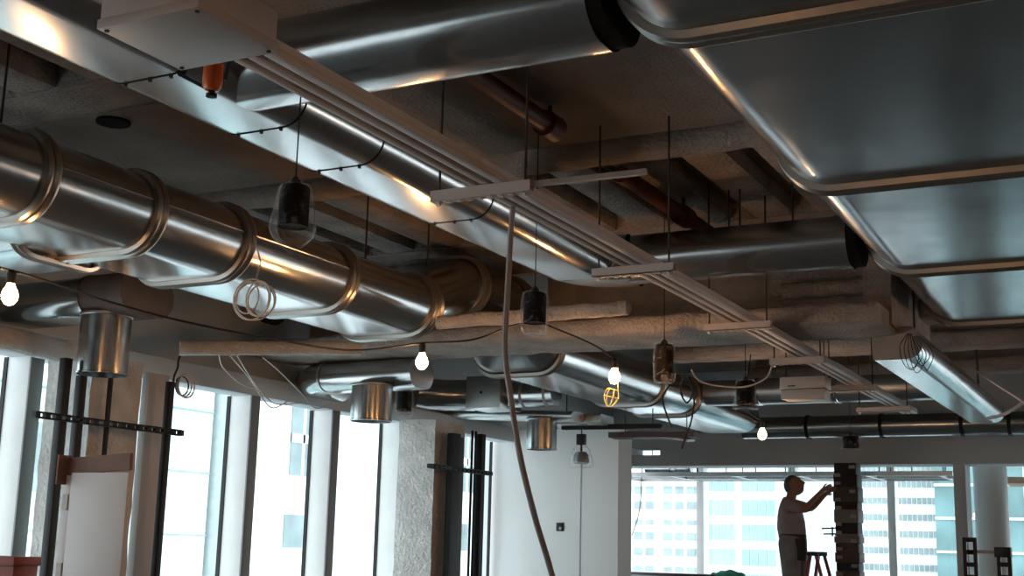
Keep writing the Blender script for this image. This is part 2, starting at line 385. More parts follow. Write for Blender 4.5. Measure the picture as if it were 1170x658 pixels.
# ================================================================== CEILING STEEL AND DECK
def rough_box(x0, x1, y0, y1, z0, z1, amp=0.012, step=0.12):
    mb = MB(); bm = mb.bm
    nx, ny, nz = (max(1, int(round(abs(b-a)/step))) for a, b in ((x0, x1), (y0, y1), (z0, z1)))
    bmesh.ops.create_cube(bm, size=1.0, matrix=Matrix.Translation(((x0+x1)/2, (y0+y1)/2, (z0+z1)/2)) @ Matrix.Diagonal((x1-x0, y1-y0, z1-z0, 1)))
    for ax, n in ((0, nx), (1, ny), (2, nz)):
        if n > 1:
            es = [e for e in bm.edges if abs((e.verts[0].co-e.verts[1].co)[ax]) > 1e-4 and abs((e.verts[0].co-e.verts[1].co).length - abs((e.verts[0].co-e.verts[1].co)[ax])) < 1e-4]
            bmesh.ops.subdivide_edges(bm, edges=es, cuts=n-1, use_grid_fill=True)
    mb.rough(amp, 7.0)
    return mb
def rough_pipe(a, b, r, amp=0.01):
    a = Vector(a); b = Vector(b); n = max(2, int((b-a).length/0.06))
    mb = MB().tube([a.lerp(b, i/n) for i in range(n+1)], r, 14)
    return mb.rough(amp, 9.0)
def sprayed(a, b, wd, ht, amp=0.012):
    a = Vector(a); b = Vector(b); n = max(2, int((b-a).length/0.07))
    m = MB().sweep([a.lerp(b, i/n) for i in range(n+1)], rrect(wd, ht, min(wd, ht)*0.42, 4), True)
    return m.rough(amp, 8.0)
# deck ribs: long shallow ribs running in depth with dark slots between
def ribs(xs, y0, y1, z, name):
    m = MB()
    for x in xs: m.box(x, x+0.27, y0, y1, z, 3.93, 0.03)
    m.box(xs[0]-0.2, xs[-1]+0.5, y1-0.02, y1+0.35, z-0.005, 3.93)
    struct(name, m, 'spray')
ribs([-6.6+0.42*k for k in range(21)], 6.45, 8.1, 3.80, 'ceiling_deck_ribs')
struct('ceiling_thick_strip', MB().box(-6.78, 4.5, 4.62, 6.05, 3.765, 3.925), 'slab')
ribs([-6.6+0.5*k for k in range(6)], 0.2, 4.3, 3.78, 'ceiling_deck_ribs_near')
tb = thing('sprayed_beam', 'rough sprayed beam crossing above the trapeze nearest the white box', 'beam', (-0.9, 6.25, 3.70))
sprayed((-6.7, 6.25, 3.80), (-1.56, 6.25, 3.80), 0.24, 0.2).build('flange', 'spray', tb)
# big sprayed beam with the web opening the left duct passes through
tb = thing('deep_sprayed_beam', 'deep sprayed steel beam the long oval duct passes through', 'beam', (-4.0, 8.6, 3.06))
sprayed((-6.62, 8.42, 3.125), (-1.62, 8.42, 3.125), 0.70, 0.13).build('bottom_flange', 'spray', tb)
wm = rough_box(-6.6, -5.36, 8.86, 9.0, 3.1, 3.93, 0.008); wm.build('web', 'spray', tb)
rough_box(-4.32, -1.60, 8.86, 9.0, 3.1, 3.93, 0.008).build('web', 'spray', tb)
rough_box(-1.78, -1.60, 8.5, 10.0, 3.1, 3.93, 0.008).build('side_girder', 'spray', tb)
rough_box(-5.36, -4.32, 8.86, 9.0, 3.74, 3.93, 0.004).build('web', 'spray', tb)
tb = thing('sprayed_beam', 'rough sprayed beam just beyond the end of the wide right duct', 'beam', (2, 9.7, 3.3))
sprayed((-1.6, 9.74, 3.39), (5.5, 9.74, 3.39), 0.45, 0.14).build('bottom_flange', 'spray', tb)
rough_box(-1.55, 5.5, 9.95, 10.1, 3.35, 3.93, 0.01).build('web', 'spray', tb)
tb = thing('sprayed_beam', 'rough sprayed beam above the hanging half round trough duct', 'beam', (0, 11.2, 3.3))
sprayed((-4.1, 11.2, 3.40), (5.5, 11.2, 3.40), 0.32, 0.14).build('bottom_flange', 'spray', tb)
rough_box(-4.1, 5.5, 11.35, 11.5, 3.36, 3.93, 0.01).build('web', 'spray', tb)
tb = thing('sprayed_beam', 'farthest sprayed beam in front of the white bulkhead', 'beam', (0, 13.6, 3.35))
sprayed((-4.1, 13.65, 3.52), (5.5, 13.65, 3.52), 0.32, 0.15).build('bottom_flange', 'spray', tb)
rough_box(-4.1, 5.5, 13.8, 13.95, 3.5, 3.93, 0.01).build('web', 'spray', tb)
tag(rough_pipe((-4.28, 7.15, 3.04), (-2.9, 7.08, 3.04), 0.045, 0.012).build('insulated_pipe', 'spray'), 'lumpy sprayed pipe stub ending below the far capped duct', 'pipe')
tag(rough_pipe((-2.4, 8.74, 3.42), (-1.82, 8.76, 3.42), 0.06, 0.012).build('insulated_pipe', 'spray'), 'short dark lumpy pipe beside the wide right duct', 'pipe')
tag(rough_pipe((-6.35, 3.8, 2.80), (-6.32, 5.95, 2.76), 0.075, 0.006).build('insulated_pipe', 'spray_white'), 'pale lagged pipe along the head of the left windows', 'pipe')
tag(rough_pipe((-6.15, 6.75, 2.90), (-5.2, 7.6, 2.98), 0.05, 0.008).build('insulated_pipe', 'spray_white'), 'pale lagged pipe ending beside the nearest spigot drop', 'pipe')
# dark red sprinkler pipes up at the slab
for (a, b, lab) in (((-2.68, 3.9, 3.66), (-2.66, 5.5, 3.66), 'dark red pipe stub up at the slab above the nearest trapeze'),
                    ((-2.68, 6.42, 3.68), (-2.66, 8.05, 3.68), 'dark red pipe above the far capped duct')):
    t = thing('sprinkler_pipe', lab, 'pipe', a)
    MB().cyl(a, b, 0.05, 16).build('pipe', 'red_pipe', t)
    q = Vector(a).lerp(Vector(b), 0.62 if b[1] > 6 else 0.97)
    d = (Vector(b)-Vector(a)).normalized()
    MB().cyl(q-d*0.06, q+d*0.06, 0.068, 16).build('coupling', 'red_pipe', t)
    MB().cyl(q, q+Vector((0, 0, 0.28)), 0.012, 8).build('hanger', 'rod', t)
tag(MB().cyl((-2.90, 6.42, 3.775), (-2.75, 8.0, 3.775), 0.02, 10).build('conduit_pipe', 'brown_steel_and_shade'), 'thin dark conduit beside the dark red pipe at the slab', 'conduit')
tag(MB().bar((-2.165, 4.27, 2.985), (-1.7, 4.33, 3.0), 0.025, 0.02).build('strut_channel', 'cream'), 'pale strut running right from the nearest trapeze end', 'strut')
# round sleeve opening on the slab soffit by the left
tag(MB().cyl((-4.9, 4.74, 3.752), (-4.9, 4.74, 3.767), 0.09, 24).build('pipe_sleeve', 'dark_end'), 'dark round sleeve in the deck at upper left', 'sleeve')
tag(MB().cyl((-6.35, 7.95, 3.40), (-6.35, 8.06, 3.40), 0.11, 24).build('pipe_sleeve', 'dark_end'), 'dark round sleeve behind the coiled white cable', 'sleeve')

# ================================================================== DUCTS
# long flat-oval duct with rolled collars, hopping up through the deep beam
XL = -4.80
def ovL(e): return oval(0.80+2*e, 0.40+2*e, 14)
path = [(2.6, 3.2), (3.92, 3.2), (4.62, 3.2), (5.31, 3.2), (6.32, 3.2), (7.30, 3.2), (7.98, 3.47), (8.72, 3.47), (9.33, 3.2), (11.7, 3.2), (12.75, 3.2), (14.9, 3.2)]
ld = thing('flat_oval_duct', 'long silvery flat oval duct with many rolled collars on the left', 'duct', (XL, 3.0, 3.0))
for i in range(len(path)-1):
    a = Vector((XL, path[i][0], path[i][1])); b = Vector((XL, path[i+1][0], path[i+1][1]))
    prv = Vector((0, 1, 0)); 
    MB().sweep([a, b] if abs(a.z-b.z) < 1e-6 else [a-Vector((0, .01, 0)), a, b, b+Vector((0, .01, 0))], ovL(0), False).build('duct_section', 'galv', ld)
for i, (y, z) in enumerate(path[1:-1]):
    collar_mb((XL, y, z), (0, 1, 0), ovL, 0.085, 0.03).build('collar', 'collar', ld)
for y, z in path[5:8]:
    collar_mb((XL, y+0.06, z + (0.02 if y < 7.5 else 0)), (0, 1, 0.25 if y < 7.5 else 0), ovL, 0.05, 0.024).build('collar', 'collar', ld)
for y in (3.55, 4.0, 5.0, 5.9, 6.9):
    pass
MB().sweep([(XL, 14.88, 3.2), (XL, 14.9, 3.2)], ovL(0.0), True).build('end_cap', 'galv', ld)
# longitudinal seam bead on the visible side of the near sections
for y0, y1 in ((3.97, 4.56), (4.68, 5.26), (5.36, 6.27)):
    MB().tube([(XL+0.40, y0, 3.235), (XL+0.40, y1, 3.235)], 0.006, 8).build('seam', 'galv', ld)
# branch tapped off its far side
ovB = lambda e: oval(0.62+2*e, 0.30+2*e, 12)
MB().sweep([(-6.75, 4.6, 3.13), (-5.05, 4.6, 3.13)], ovB(0), True).build('branch_section', 'galv', ld)
collar_mb((-5.06, 4.6, 3.13), (1, 0, 0), ovB, 0.07, 0.025).build('branch_collar', 'collar', ld)

# second duct: nearer, slimmer, with two stub branches to the right
d2 = thing('flat_oval_duct', 'slim flat oval duct with two right hand stubs running under the slab', 'duct', (-3.26, 3.0, 3.25))
X2 = -3.255
def ov2(e): return rrect(0.47+2*e, 0.29+2*e, 0.12+e, 8)
Z2 = 3.395
for y0, y1 in ((1.2, 3.05), (3.05, 3.95), (3.95, 4.52), (4.52, 5.55), (5.55, 7.12)):
    MB().sweep([(X2, y0, Z2), (X2, y1, Z2)], ov2(0.0), False).build('duct_section', 'galv', d2)
for y in (3.3, 3.95, 4.52, 5.55):
    MB().sweep([(X2, y-0.003, Z2), (X2, y-0.003, Z2), (X2, y+0.003, Z2), (X2, y+0.003, Z2)], ov2(0), False, [grow(ov2, 0), grow(ov2, 0.003), grow(ov2, 0.003), grow(ov2, 0)]).build('seam_band', 'dark_end', d2)
    for xx in (-0.12, 0.0, 0.10): MB().cyl((X2+xx, y+0.010, 3.241), (X2+xx, y+0.010, 3.252), 0.008, 8).build('rivet', 'black', d2)
# elbow into the far stub
el = [Vector((X2, 7.12, Z2))]
for k in range(1, 9):
    a = PI/2*k/8; el.append(Vector((X2+0.28-0.28*math.cos(a), 7.12+0.26*math.sin(a), Z2+0.01*k/8)))
MB().sweep(el, ov2(0), False).build('elbow', 'galv', d2)
def ovS(e): return rrect(0.36+2*e, 0.30+2*e, 0.145+e, 10)
MB().sweep([(X2+0.26, 7.37, 3.405), (-1.62, 7.37, 3.405)], ovS(0), False).build('stub_branch', 'galv', d2)
MB().sweep([(-1.68, 7.37, 3.405), (-1.60, 7.37, 3.405)], ovS(0.006), False).build('spigot_ring', 'galv', d2)
MB().sweep([(-1.60, 7.37, 3.42), (-1.545, 7.37, 3.42)], ovS(0.012), True).build('end_cover', 'dark_end', d2)
MB().sweep([(-3.2, 3.69, 3.4005), (-1.62, 3.69, 3.4005)], ovS(0), False).build('stub_branch', 'galv', d2)
MB().sweep([(-1.68, 3.69, 3.405), (-1.60, 3.69, 3.405)], ovS(0.006), False).build('spigot_ring', 'galv', d2)
MB().sweep([(-1.60, 3.69, 3.42), (-1.545, 3.69, 3.42)], ovS(0.012), True).build('end_cover', 'dark_end', d2)

# wide duct on the right
rd = thing('wide_oval_duct', 'very wide flat oval duct with heavy collars at upper right', 'duct', (-0.3, 5.5, 3.2))
XR = -0.35
def ovR(e): return rrect(2.3+2*e, 0.50+2*e, 0.245+e, 12)
for y0, y1 in ((1.9, 3.62), (3.62, 5.51), (5.51, 7.39), (7.39, 9.23)):
    MB().sweep([(XR, y0, 3.455), (XR, y1, 3.455)], ovR(0), False).build('duct_section', 'galv_wide', rd)
for y in (3.62, 5.51, 7.39, 9.23):
    collar_mb((XR, y, 3.455), (0, 1, 0), ovR, 0.10, 0.035).build('collar', 'collar', rd)
MB().sweep([(XR, 9.24, 3.455), (XR, 9.26, 3.455)], ovR(0), True).build('end_cap', 'galv_dull', rd)

# perimeter ducts above the windows with round spigot drops
def spigot(parent, x, y, z0, z1, r):
    m = MB().lathe((x, y, 0), [(r, z1), (r, z0+0.012), (r+0.006, z0+0.008), (r+0.006, z0), (r-0.004, z0), (r-0.006, z0+0.3*(z1-z0)), (r-0.007, z1-0.002)], 36)
    m.build('spigot', 'galv', parent)
    MB().lathe((x, y, 0), [(r+0.005, z1-0.012), (r+0.009, z1-0.008), (r+0.009, z1+0.004), (r+0.003, z1+0.008)], 36).build('rim', 'galv_dull', parent)
def ovP(e): return rrect(0.46+2*e, 0.25+2*e, 0.12+e, 10)
p1 = thing('perimeter_duct', 'oval duct with the nearest round spigot drop beside the left bulb', 'duct', (-6.1, 5.85, 2.95))
MB().sweep([(-6.75, 5.85, 3.07), (-5.98, 5.85, 3.07)], ovP(0), True).build('duct_section', 'galv', p1)
MB().sweep([(-5.99, 5.85, 3.07), (-5.97, 5.85, 3.07)], ovP(0.012), True).build('end_ring', 'galv', p1)
MB().sweep([(-5.97, 5.85, 3.075), (-5.62, 5.85, 3.075)], ovP(0.004), True).build('liner_sleeve', 'band_brown', p1)
spigot(p1, -5.90, 5.80, 2.58, 2.955, 0.155)
def ovQ(e): return rrect(0.34+2*e, 0.24+2*e, 0.115+e, 10)
p2 = thing('perimeter_duct', 'bent oval duct with the second spigot drop left of the plenum box', 'duct', (-5.9, 8.6, 2.9))
el = [Vector((-6.58, 9.25, 2.93)), Vector((-6.55, 9.0, 2.93)), Vector((-6.48, 8.82, 2.93)), Vector((-6.34, 8.70, 2.93)), Vector((-6.2, 8.66, 2.93))]
MB().sweep(el, ovQ(0), True).build('elbow', 'galv', p2)
MB().sweep([(-6.2, 8.66, 2.93), (-5.30, 8.62, 2.93)], ovQ(0), True).build('duct_section', 'galv', p2)
MB().sweep([(-6.215, 8.662, 2.93), (-6.19, 8.658, 2.93)], ovQ(0.006), True).build('seam_band', 'galv_dull', p2)
spigot(p2, -5.66, 8.46, 2.54, 2.83, 0.165)
p3 = thing('plenum_duct', 'grey plenum box with round ducts on both sides and the third spigot', 'duct', (-5.9, 10.8, 2.9))
MB().box(-6.10, -5.72, 10.75, 11.2, 2.90, 3.21, 0.006).build('plenum_box', 'galv_dull', p3)
MB().cyl((-5.93, 10.742, 3.05), (-5.93, 10.75, 3.05), 0.014, 12).build('test_plug', 'black', p3)
def roundp(e, r=0.14): return [((r+e)*math.cos(2*PI*j/24), (r+e)*math.sin(2*PI*j/24)) for j in range(24)]
MB().sweep([(-5.72, 10.95, 3.04), (-5.22, 10.95, 3.04)], roundp(0, 0.125), True).build('round_duct', 'galv', p3)
MB().sweep([(-6.60, 10.6, 3.05), (-6.40, 10.85, 3.05), (-6.10, 10.95, 3.05)], roundp(0, 0.155), True).build('round_duct', 'galv', p3)
for x in (-5.55, -5.3):
    collar_mb((x, 10.95, 3.04), (1, 0, 0), lambda e: roundp(e, 0.125), 0.03, 0.01).build('collar', 'galv_dull', p3)
p4 = thing('perimeter_duct', 'low duct with the farthest spigot drop beside the white wall', 'duct', (-5.7, 11.3, 2.85))
MB().sweep([(-6.70, 11.45, 2.93), (-5.2, 11.42, 2.86)], [(a*0.9, b*0.42) for a, b in ovQ(0)], True).build('duct_section', 'galv_dull', p4)
spigot(p4, -5.57, 11.37, 2.54, 2.84, 0.15)

# cross ducts further back
x1 = thing('cross_duct', 'dark cross duct with a bright underside behind the cream control box', 'duct', (-2.9, 12.25, 3.02))
def ovX(e): return oval(0.36+2*e, 0.26+2*e, 10)
for a, b in ((-4.36, -3.8), (-3.8, -3.0), (-3.0, -2.05)):
    MB().sweep([(a, 12.9, 3.235), (b, 12.9, 3.235)], ovX(0), True).build('duct_section', 'galv_dull', x1)
for x in (-3.8, -3.0): collar_mb((x, 12.9, 3.235), (1, 0, 0), ovX, 0.05, 0.012).build('collar', 'galv', x1)
x2 = thing('cross_duct', 'long round duct with black straps along the white bulkhead', 'duct', (-1.5, 15.3, 2.95))
for a, b in ((-4.7, -3.6), (-3.6, -2.6), (-2.6, 0.2)):
    MB().sweep([(a, 15.3, 3.09), (b, 15.3, 3.09)], ovX(0.0), True).build('duct_section', 'galv', x2)
for x in (-3.9, -3.03, -2.13, -1.62):
    collar_mb((x, 15.3, 3.09), (1, 0, 0), ovX, 0.045, 0.014).build('strap', 'black', x2)
# hanging half-round trough duct at right
tr = thing('half_round_duct', 'short duct hung in depth with dark end plate and bright underside', 'duct', (-1.62, 10.5, 2.9))
def hr(e):
    pts = [(-0.155, -0.11), (0.06, -0.11)]
    for j in range(11):
        a = -PI/2 + PI*j/10; pts.append((0.06+0.11*math.cos(a), 0.11*math.sin(a)))
    pts += [(0.0, 0.11), (-0.155, 0.11)]
    return [(a*(1+e*6), b*(1+e*6)) for a, b in pts]
MB().sweep([(-1.62, 8.75, 3.01), (-1.62, 12.0, 3.01)], hr(0), True).build('duct_section', 'galv', tr)
MB().sweep([(-1.62, 8.735, 3.01), (-1.62, 8.75, 3.01)], hr(0.004), True).build('end_plate', 'band_grey', tr)
MB().sweep([(-1.62, 12.0, 3.01), (-1.62, 13.3, 3.01)], hr(-0.004), True).build('duct_section', 'galv', tr)
MB().cyl((-1.60, 9.3, 3.12), (-1.60, 9.3, 3.92), 0.012, 8).cyl((-1.60, 12.6, 3.12), (-1.60, 12.6, 3.92), 0.012, 8).build('hanger', 'rod', tr)

# ================================================================== CABLE TRUNKING AND TRAPEZE HANGERS
tk = thing('cable_trunking', 'long cream cable trunking with deep grooves running away overhead', 'trunking', (-2.33, 7.9, 3.0))
g = MB(); g.box(-2.42, -2.265, 2.795, 13.2, 3.025, 3.047)
g.build('back_channel', 'cream_bar', tk)
for x0, x1_ in ((-2.42, -2.395), (-2.367, -2.337), (-2.309, -2.265)):
    MB().box(x0, x1_, 2.795, 13.2, 3.0, 3.026, 0.003).build('rail_lip', 'cream_bar', tk)
ordn = ['nearest', 'second', 'third', 'fourth', 'fifth', 'farthest']
bx0 = [(-2.60, -2.15), (-2.58, -2.14), (-2.58, -2.15), (-2.60, -2.20), (-2.60, -2.18), (-2.72, -2.21)]
for k, y in enumerate((4.26, 5.83, 7.575, 9.11, 10.8, 12.5)):
    a, b = bx0[k]
    t = thing('trapeze_hanger', '%s of the six cream crossbars on rods carrying the trunking' % ordn[k], 'hanger', ((a+b)/2, y, 2.95), 'trapeze hangers')
    m = MB(); m.box(a, b, y-0.022, y+0.022, 2.952, 2.957); m.box(a, b, y-0.022, y-0.018, 2.952, 2.997); m.box(a, b, y+0.018, y+0.022, 2.952, 2.997)
    for q in range(9): m.box(a+0.02+q*0.047, a+0.04+q*0.047, y-0.012, y+0.012, 2.946, 2.953)
    m.build('crossbar', 'cream_bar', t)
    for x in (a+0.03, b-0.03):
        MB().cyl((x, y, 2.94), (x, y, 3.93), 0.0055, 8).build('rod', 'rod', t)
        MB().lathe((x, y, 0), [(0.012, 2.937), (0.013, 2.942), (0.013, 2.95), (0.009, 2.952)], 6).build('nut', 'alu', t)
# white box at the near end
wb = thing('enclosure_box', 'big cream sheet metal box on the near end of the trunking', 'box', (-2.435, 2.6, 3.0))
MB().box(-2.62, -2.25, 2.44, 2.79, 3.0, 3.03, 0.003).build('lid', 'cream', wb)
MB().box(-2.615, -2.255, 2.445, 2.785, 3.03, 3.125, 0.004).build('body', 'cream', wb)
for x, y in ((-2.60, 2.46), (-2.27, 2.77), (-2.60, 2.77), (-2.27, 2.46)): MB().cyl((x, y, 2.996), (x, y, 3.001), 0.007, 10).build('screw', 'black', wb)
for x in (-2.59, -2.28): MB().cyl((x, 2.5, 3.125), (x, 2.5, 3.93), 0.006, 8).build('hanger_rod', 'rod', wb)
# orange fitting on its bracket below the near duct
of = thing('orange_fitting', 'small orange capped fitting on a black bracket behind the white box', 'fitting', (-2.98, 3.3, 3.13))
oc = AZ(243, 90, 3.20)
MB().lathe((oc.x, oc.y, oc.z), [(0.026, 0.06), (0.034, 0.055), (0.036, 0.0), (0.034, -0.03), (0.026, -0.042), (0.012, -0.046)], 22).build('cap', 'orange', of)
MB().lathe((oc.x, oc.y, oc.z), [(0.012, -0.044), (0.012, -0.055), (0.02, -0.057), (0.02, -0.068), (0.012, -0.07)], 12).build('knob', 'black', of)
ba = AZ(207, 86, 3.225); m = MB()
m.bar(ba, (oc.x, oc.y, oc.z-0.045), 0.03, 0.012); m.bar(ba, (ba.x-0.005, ba.y+0.02, 3.262), 0.025, 0.012)
m.build('bracket', 'black', of)
bb = AZ(262, 80, 3.2); MB().bar((bb.x, bb.y, 3.25), (bb.x-0.008, bb.y-0.01, 3.16), 0.012, 0.008).build('strap', 'black', of)
# cream control box hung under the trunking
cb = thing('control_box', 'cream control box under the trunking in front of the cross duct', 'box', (-2.72, 10.45, 2.85))
MB().box(-2.88, -2.50, 10.36, 10.56, 2.93, 3.03, 0.006).build('body', 'cream_bar', cb)
MB().box(-2.87, -2.51, 10.355, 10.56, 2.845, 2.925, 0.006).build('lower_body', 'cream_bar', cb)
for x in (-2.85, -2.53): MB().cyl((x, 10.46, 3.03), (x, 10.46, 3.93), 0.005, 8).build('hanger_rod', 'rod', cb)
MB().box(-2.81, -2.75, 10.352, 10.362, 2.95, 2.957).build('slot', 'black', cb)

# hanger rods for the ducts
def rod(x, y, z0, lab, grp='duct hanger rods'):
    t = thing('hanger_rod', lab, 'rod', (x, y, z0), grp)
    MB().cyl((x, y, z0), (x, y, 3.93), 0.006, 8).build('rod', 'rod', t)
    MB().lathe((x, y, z0), [(0.013, 0.0), (0.013, 0.012), (0.007, 0.013)], 6).build('nut', 'rod', t)
for x, y, z, lab in ((-4.75, 3.55, 3.40, 'leftmost thin hanger rod above the long oval duct'), (-4.72, 3.88, 3.41, 'second thin hanger rod from the left above the long oval duct'),
                     (-4.55, 6.65, 3.38, 'thin hanger rod above the long duct right of the nearest bagged lamp'), (-4.6, 7.5, 3.52, 'thin hanger rod above the rising bend of the long duct'),
                     (-2.35, 3.86, 3.53, 'left rod of the close pair above the nearest stub duct'), (-2.32, 3.9, 3.53, 'right rod of the close pair above the nearest stub duct'),
                     (-2.18, 3.88, 3.53, 'single rod right of the close pair above the nearest stub duct'),
                     (-2.35, 7.37, 3.545, 'left rod of the pair above the far capped stub'), (-2.28, 7.37, 3.545, 'right rod of the pair above the far capped stub'),
                     (-1.95, 7.37, 3.545, 'single rod above the middle of the far capped stub'), (-1.66, 9.0, 3.12, 'thick rod above the end plate of the trough duct')):
    rod(x, y, z, lab)

# ================================================================== FESTOON BULBS AND CORDS
def catmull(pts, n=10):
    pts = [Vector(p) for p in pts]; P = [pts[0]*2-pts[1]]+pts+[pts[-1]*2-pts[-2]]; out = []
    for i in range(1, len(P)-2):
        for k in range(n):
            t = k/n; a, b, c, d = P[i-1], P[i], P[i+1], P[i+2]
            out.append(0.5*((2*b)+(c-a)*t+(2*a-5*b+4*c-d)*t*t+(3*b-a-3*c+d)*t**3))
    out.append(pts[-1]); return out
def bulb(c, lab, cage=False):
    c = Vector(c); t = thing('light_bulb', lab, 'bulb', c+Vector((0, 0, -0.045)), None)
    MB().lathe(c, [(0.004, -0.048), (0.02, -0.042), (0.033, -0.022), (0.036, -0.004), (0.032, 0.016), (0.021, 0.036), (0.015, 0.05)], 20).build('globe', 'bulb', t)
    MB().lathe(c, [(0.017, 0.05), (0.02, 0.052), (0.021, 0.10), (0.012, 0.108), (0.008, 0.115)], 16).build('socket', 'black', t)
    return t
B1 = Vector((-4.60, 3.93, 2.65)); B2 = AZ(482, 413, 2.65); B3 = AZ(702, 430, 2.66); B4 = AZ(871, 496, 2.60)
bulb(B1, 'lit round bulb at the left edge under the long duct')
bulb(B2, 'lit round bulb hanging on the cord over the left windows')
bulb(B3, 'lit bulb with an open yellow cage hanging below it')
bulb(B4, 'lit round bulb in front of the white bulkhead')
bulb((0.25, 2.2, 2.62), 'lit bulb outside the frame under the wide right duct')
bulb((-1.7, 0.9, 2.60), 'lit bulb outside the frame behind the white box')
bulb((0.45, 4.9, 2.65), 'lit bulb outside the frame to the right under the wide duct')
bulb((0.55, 8.2, 2.65), 'lit bulb outside the frame to the right near the duct end')
bulb((0.6, 11.4, 2.65), 'lit bulb outside the frame to the right towards the bulkhead')
up = Vector((0, 0, 0.11))
tag(MB().tube([(0.25, 2.2, 2.76), (0.45, 4.9, 2.76), (0.55, 8.2, 2.76), (0.6, 11.4, 2.76), (0.6, 16.05, 2.95)], 0.006, 8).build('festoon_cord', 'cable_black'), 'lamp cord outside the frame at the right', 'cord')
tag(MB().tube(catmull([(-5.6, 2.4, 2.95), B1+Vector((-0.3, -0.4, 0.16)), B1+up, (-4.63, 4.55, 2.735), AZ(205, 366, 2.68), AZ(300, 385, 2.66), AZ(400, 400, 2.68), B2+up, AZ(540, 388, 2.80), AZ(585, 372, 2.93), (-3.6, 7.12, 2.99)]), 0.006, 8).build('festoon_cord', 'cable_black'), 'black lamp cord sagging across the left half to the second bulb', 'cord')
tag(MB().tube(catmull([B3+up, B3+Vector((-0.12, -0.1, 0.2)), (-3.5, 6.95, 2.99)]), 0.006, 8).build('festoon_cord', 'cable_black'), 'short cord down to the caged bulb', 'cord')
tag(MB().tube(catmull([B4+up, B4+Vector((-0.1, 0.0, 0.2)), B4+Vector((-0.16, 0.1, 0.42)), B4+Vector((-0.18, 0.3, 0.78))]), 0.006, 8).build('festoon_cord', 'cable_black'), 'short cord down to the bulb before the bulkhead', 'cord')
for k, (x, y, z) in enumerate(((0.25, 2.2, 2.73), (-1.7, 0.9, 2.71))):
    tag(MB().tube([(x, y, z), (x, y, 3.19 if k == 0 else 3.92)], 0.006, 8).build('festoon_cord', 'cable_black'), ['lamp cord outside the frame under the wide duct', 'lamp cord outside the frame behind the white box'][k], 'cord')
# yellow open cage clipped below the third bulb
cg = B3+Vector((-0.02, 0, -0.135)); m = MB()
dx = Vector((-0.25, 0, -1)).normalized()
def cagept(u, a): # along axis u 0..1
    r = 0.048*math.sin(PI*min(0.93, 0.25+u*0.66))
    x = dx.cross(Vector((0, 1, 0))).normalized(); y = x.cross(dx).normalized()
    return cg + dx*(u*0.11-0.055) + x*r*math.cos(a) + y*r*math.sin(a)
for k in range(7): m.tube([cagept(u/6, 2*PI*k/7) for u in range(7)], 0.0035, 6)
for u in (0.0, 0.45, 1.0): m.tube([cagept(u, 2*PI*k/20) for k in range(21)], 0.0035, 6)
m.tube([cagept(0, 0), B3+Vector((0.022, 0, 0.06))], 0.003, 6)
tag(m.build('lamp_cage', 'yellow'), 'yellow wire cage hanging open below the brightest bulb', 'lamp guard')

# ================================================================== BAGGED SPOTLIGHTS
def bagged(lab, c, r, h, style, top):
    """black can spotlight in a clear bag; c = centre of the can"""
    c = Vector(c); t = thing('bagged_spotlight', lab, 'spotlight', c-Vector((0, 0, h*0.9)), 'bagged spotlights')
    MB().lathe(c, [(r*0.86, h/2), (r*0.95, h/2-0.006), (r, h/2-0.02), (r, -h/2+0.01), (r*0.97, -h/2), (r*0.8, -h/2+0.004)], 24).build('can', 'black_can', t)
    MB().lathe(c, [(0.02, h/2), (0.024, h/2+0.02), (0.011, h/2+0.03), (0.008, h/2+0.035)], 14).cyl(c+Vector((0, 0, h/2+0.03)), (c.x, c.y, top), 0.003, 6).build('stem', 'black', t)
    if style == 'pointed':
        rz = [(r*0.5, h*0.56), (r*1.0, h*0.5), (r*1.12, h*0.3), (r*1.3, 0), (r*1.42, -h*0.3), (r*1.45, -h*0.55), (r*1.25, -h*0.75), (r*0.8, -h*0.92), (r*0.35, -h*1.06), (r*0.08, -h*1.15)]
    elif style == 'skirt':
        rz = [(r*0.4, h*0.6), (r*1.05, h*0.5), (r*1.1, 0), (r*1.15, -h*0.45), (r*1.3, -h*0.65), (r*1.25, -h*0.68), (r*0.2, -h*0.6)]
    else:
        rz = [(r*0.4, h*0.58), (r*1.08, h*0.52), (r*1.18, h*0.2), (r*1.22, -h*0.2), (r*1.2, -h*0.6), (r*1.1, -h*0.78), (r*0.85, -h*0.86), (r*0.2, -h*0.84)]
    MB().lathe(c, rz, 30, 0.16, c.y).build('plastic_bag', 'bag', t)
    return t
bagged('largest bagged black spotlight with a pointed bag before the long duct', AZ(336, 236, 2.80), 0.056, 0.155, 'pointed', 3.26)
bagged('bagged black spotlight hanging just right of the loose hanging conduit', AZ(611, 352, 2.82), 0.060, 0.16, 'round', 3.93)
bagged('bagged black spotlight right of the caged bulb above black cable ends', AZ(759, 410, 2.84), 0.060, 0.19, 'round', 3.93)
bagged('bagged dark spotlight with an open skirt of plastic above the far bulb', AZ(852, 449, 2.84), 0.075, 0.19, 'skirt', 3.93)
bagged('small bagged spotlight between the two left spigot drops and plenum', AZ(462, 458, 2.80), 0.065, 0.17, 'round', 3.93)
bagged('small bagged spotlight before the bulkhead above the dark banded column', AZ(972, 505, 2.76), 0.085, 0.12, 'skirt', 3.93)
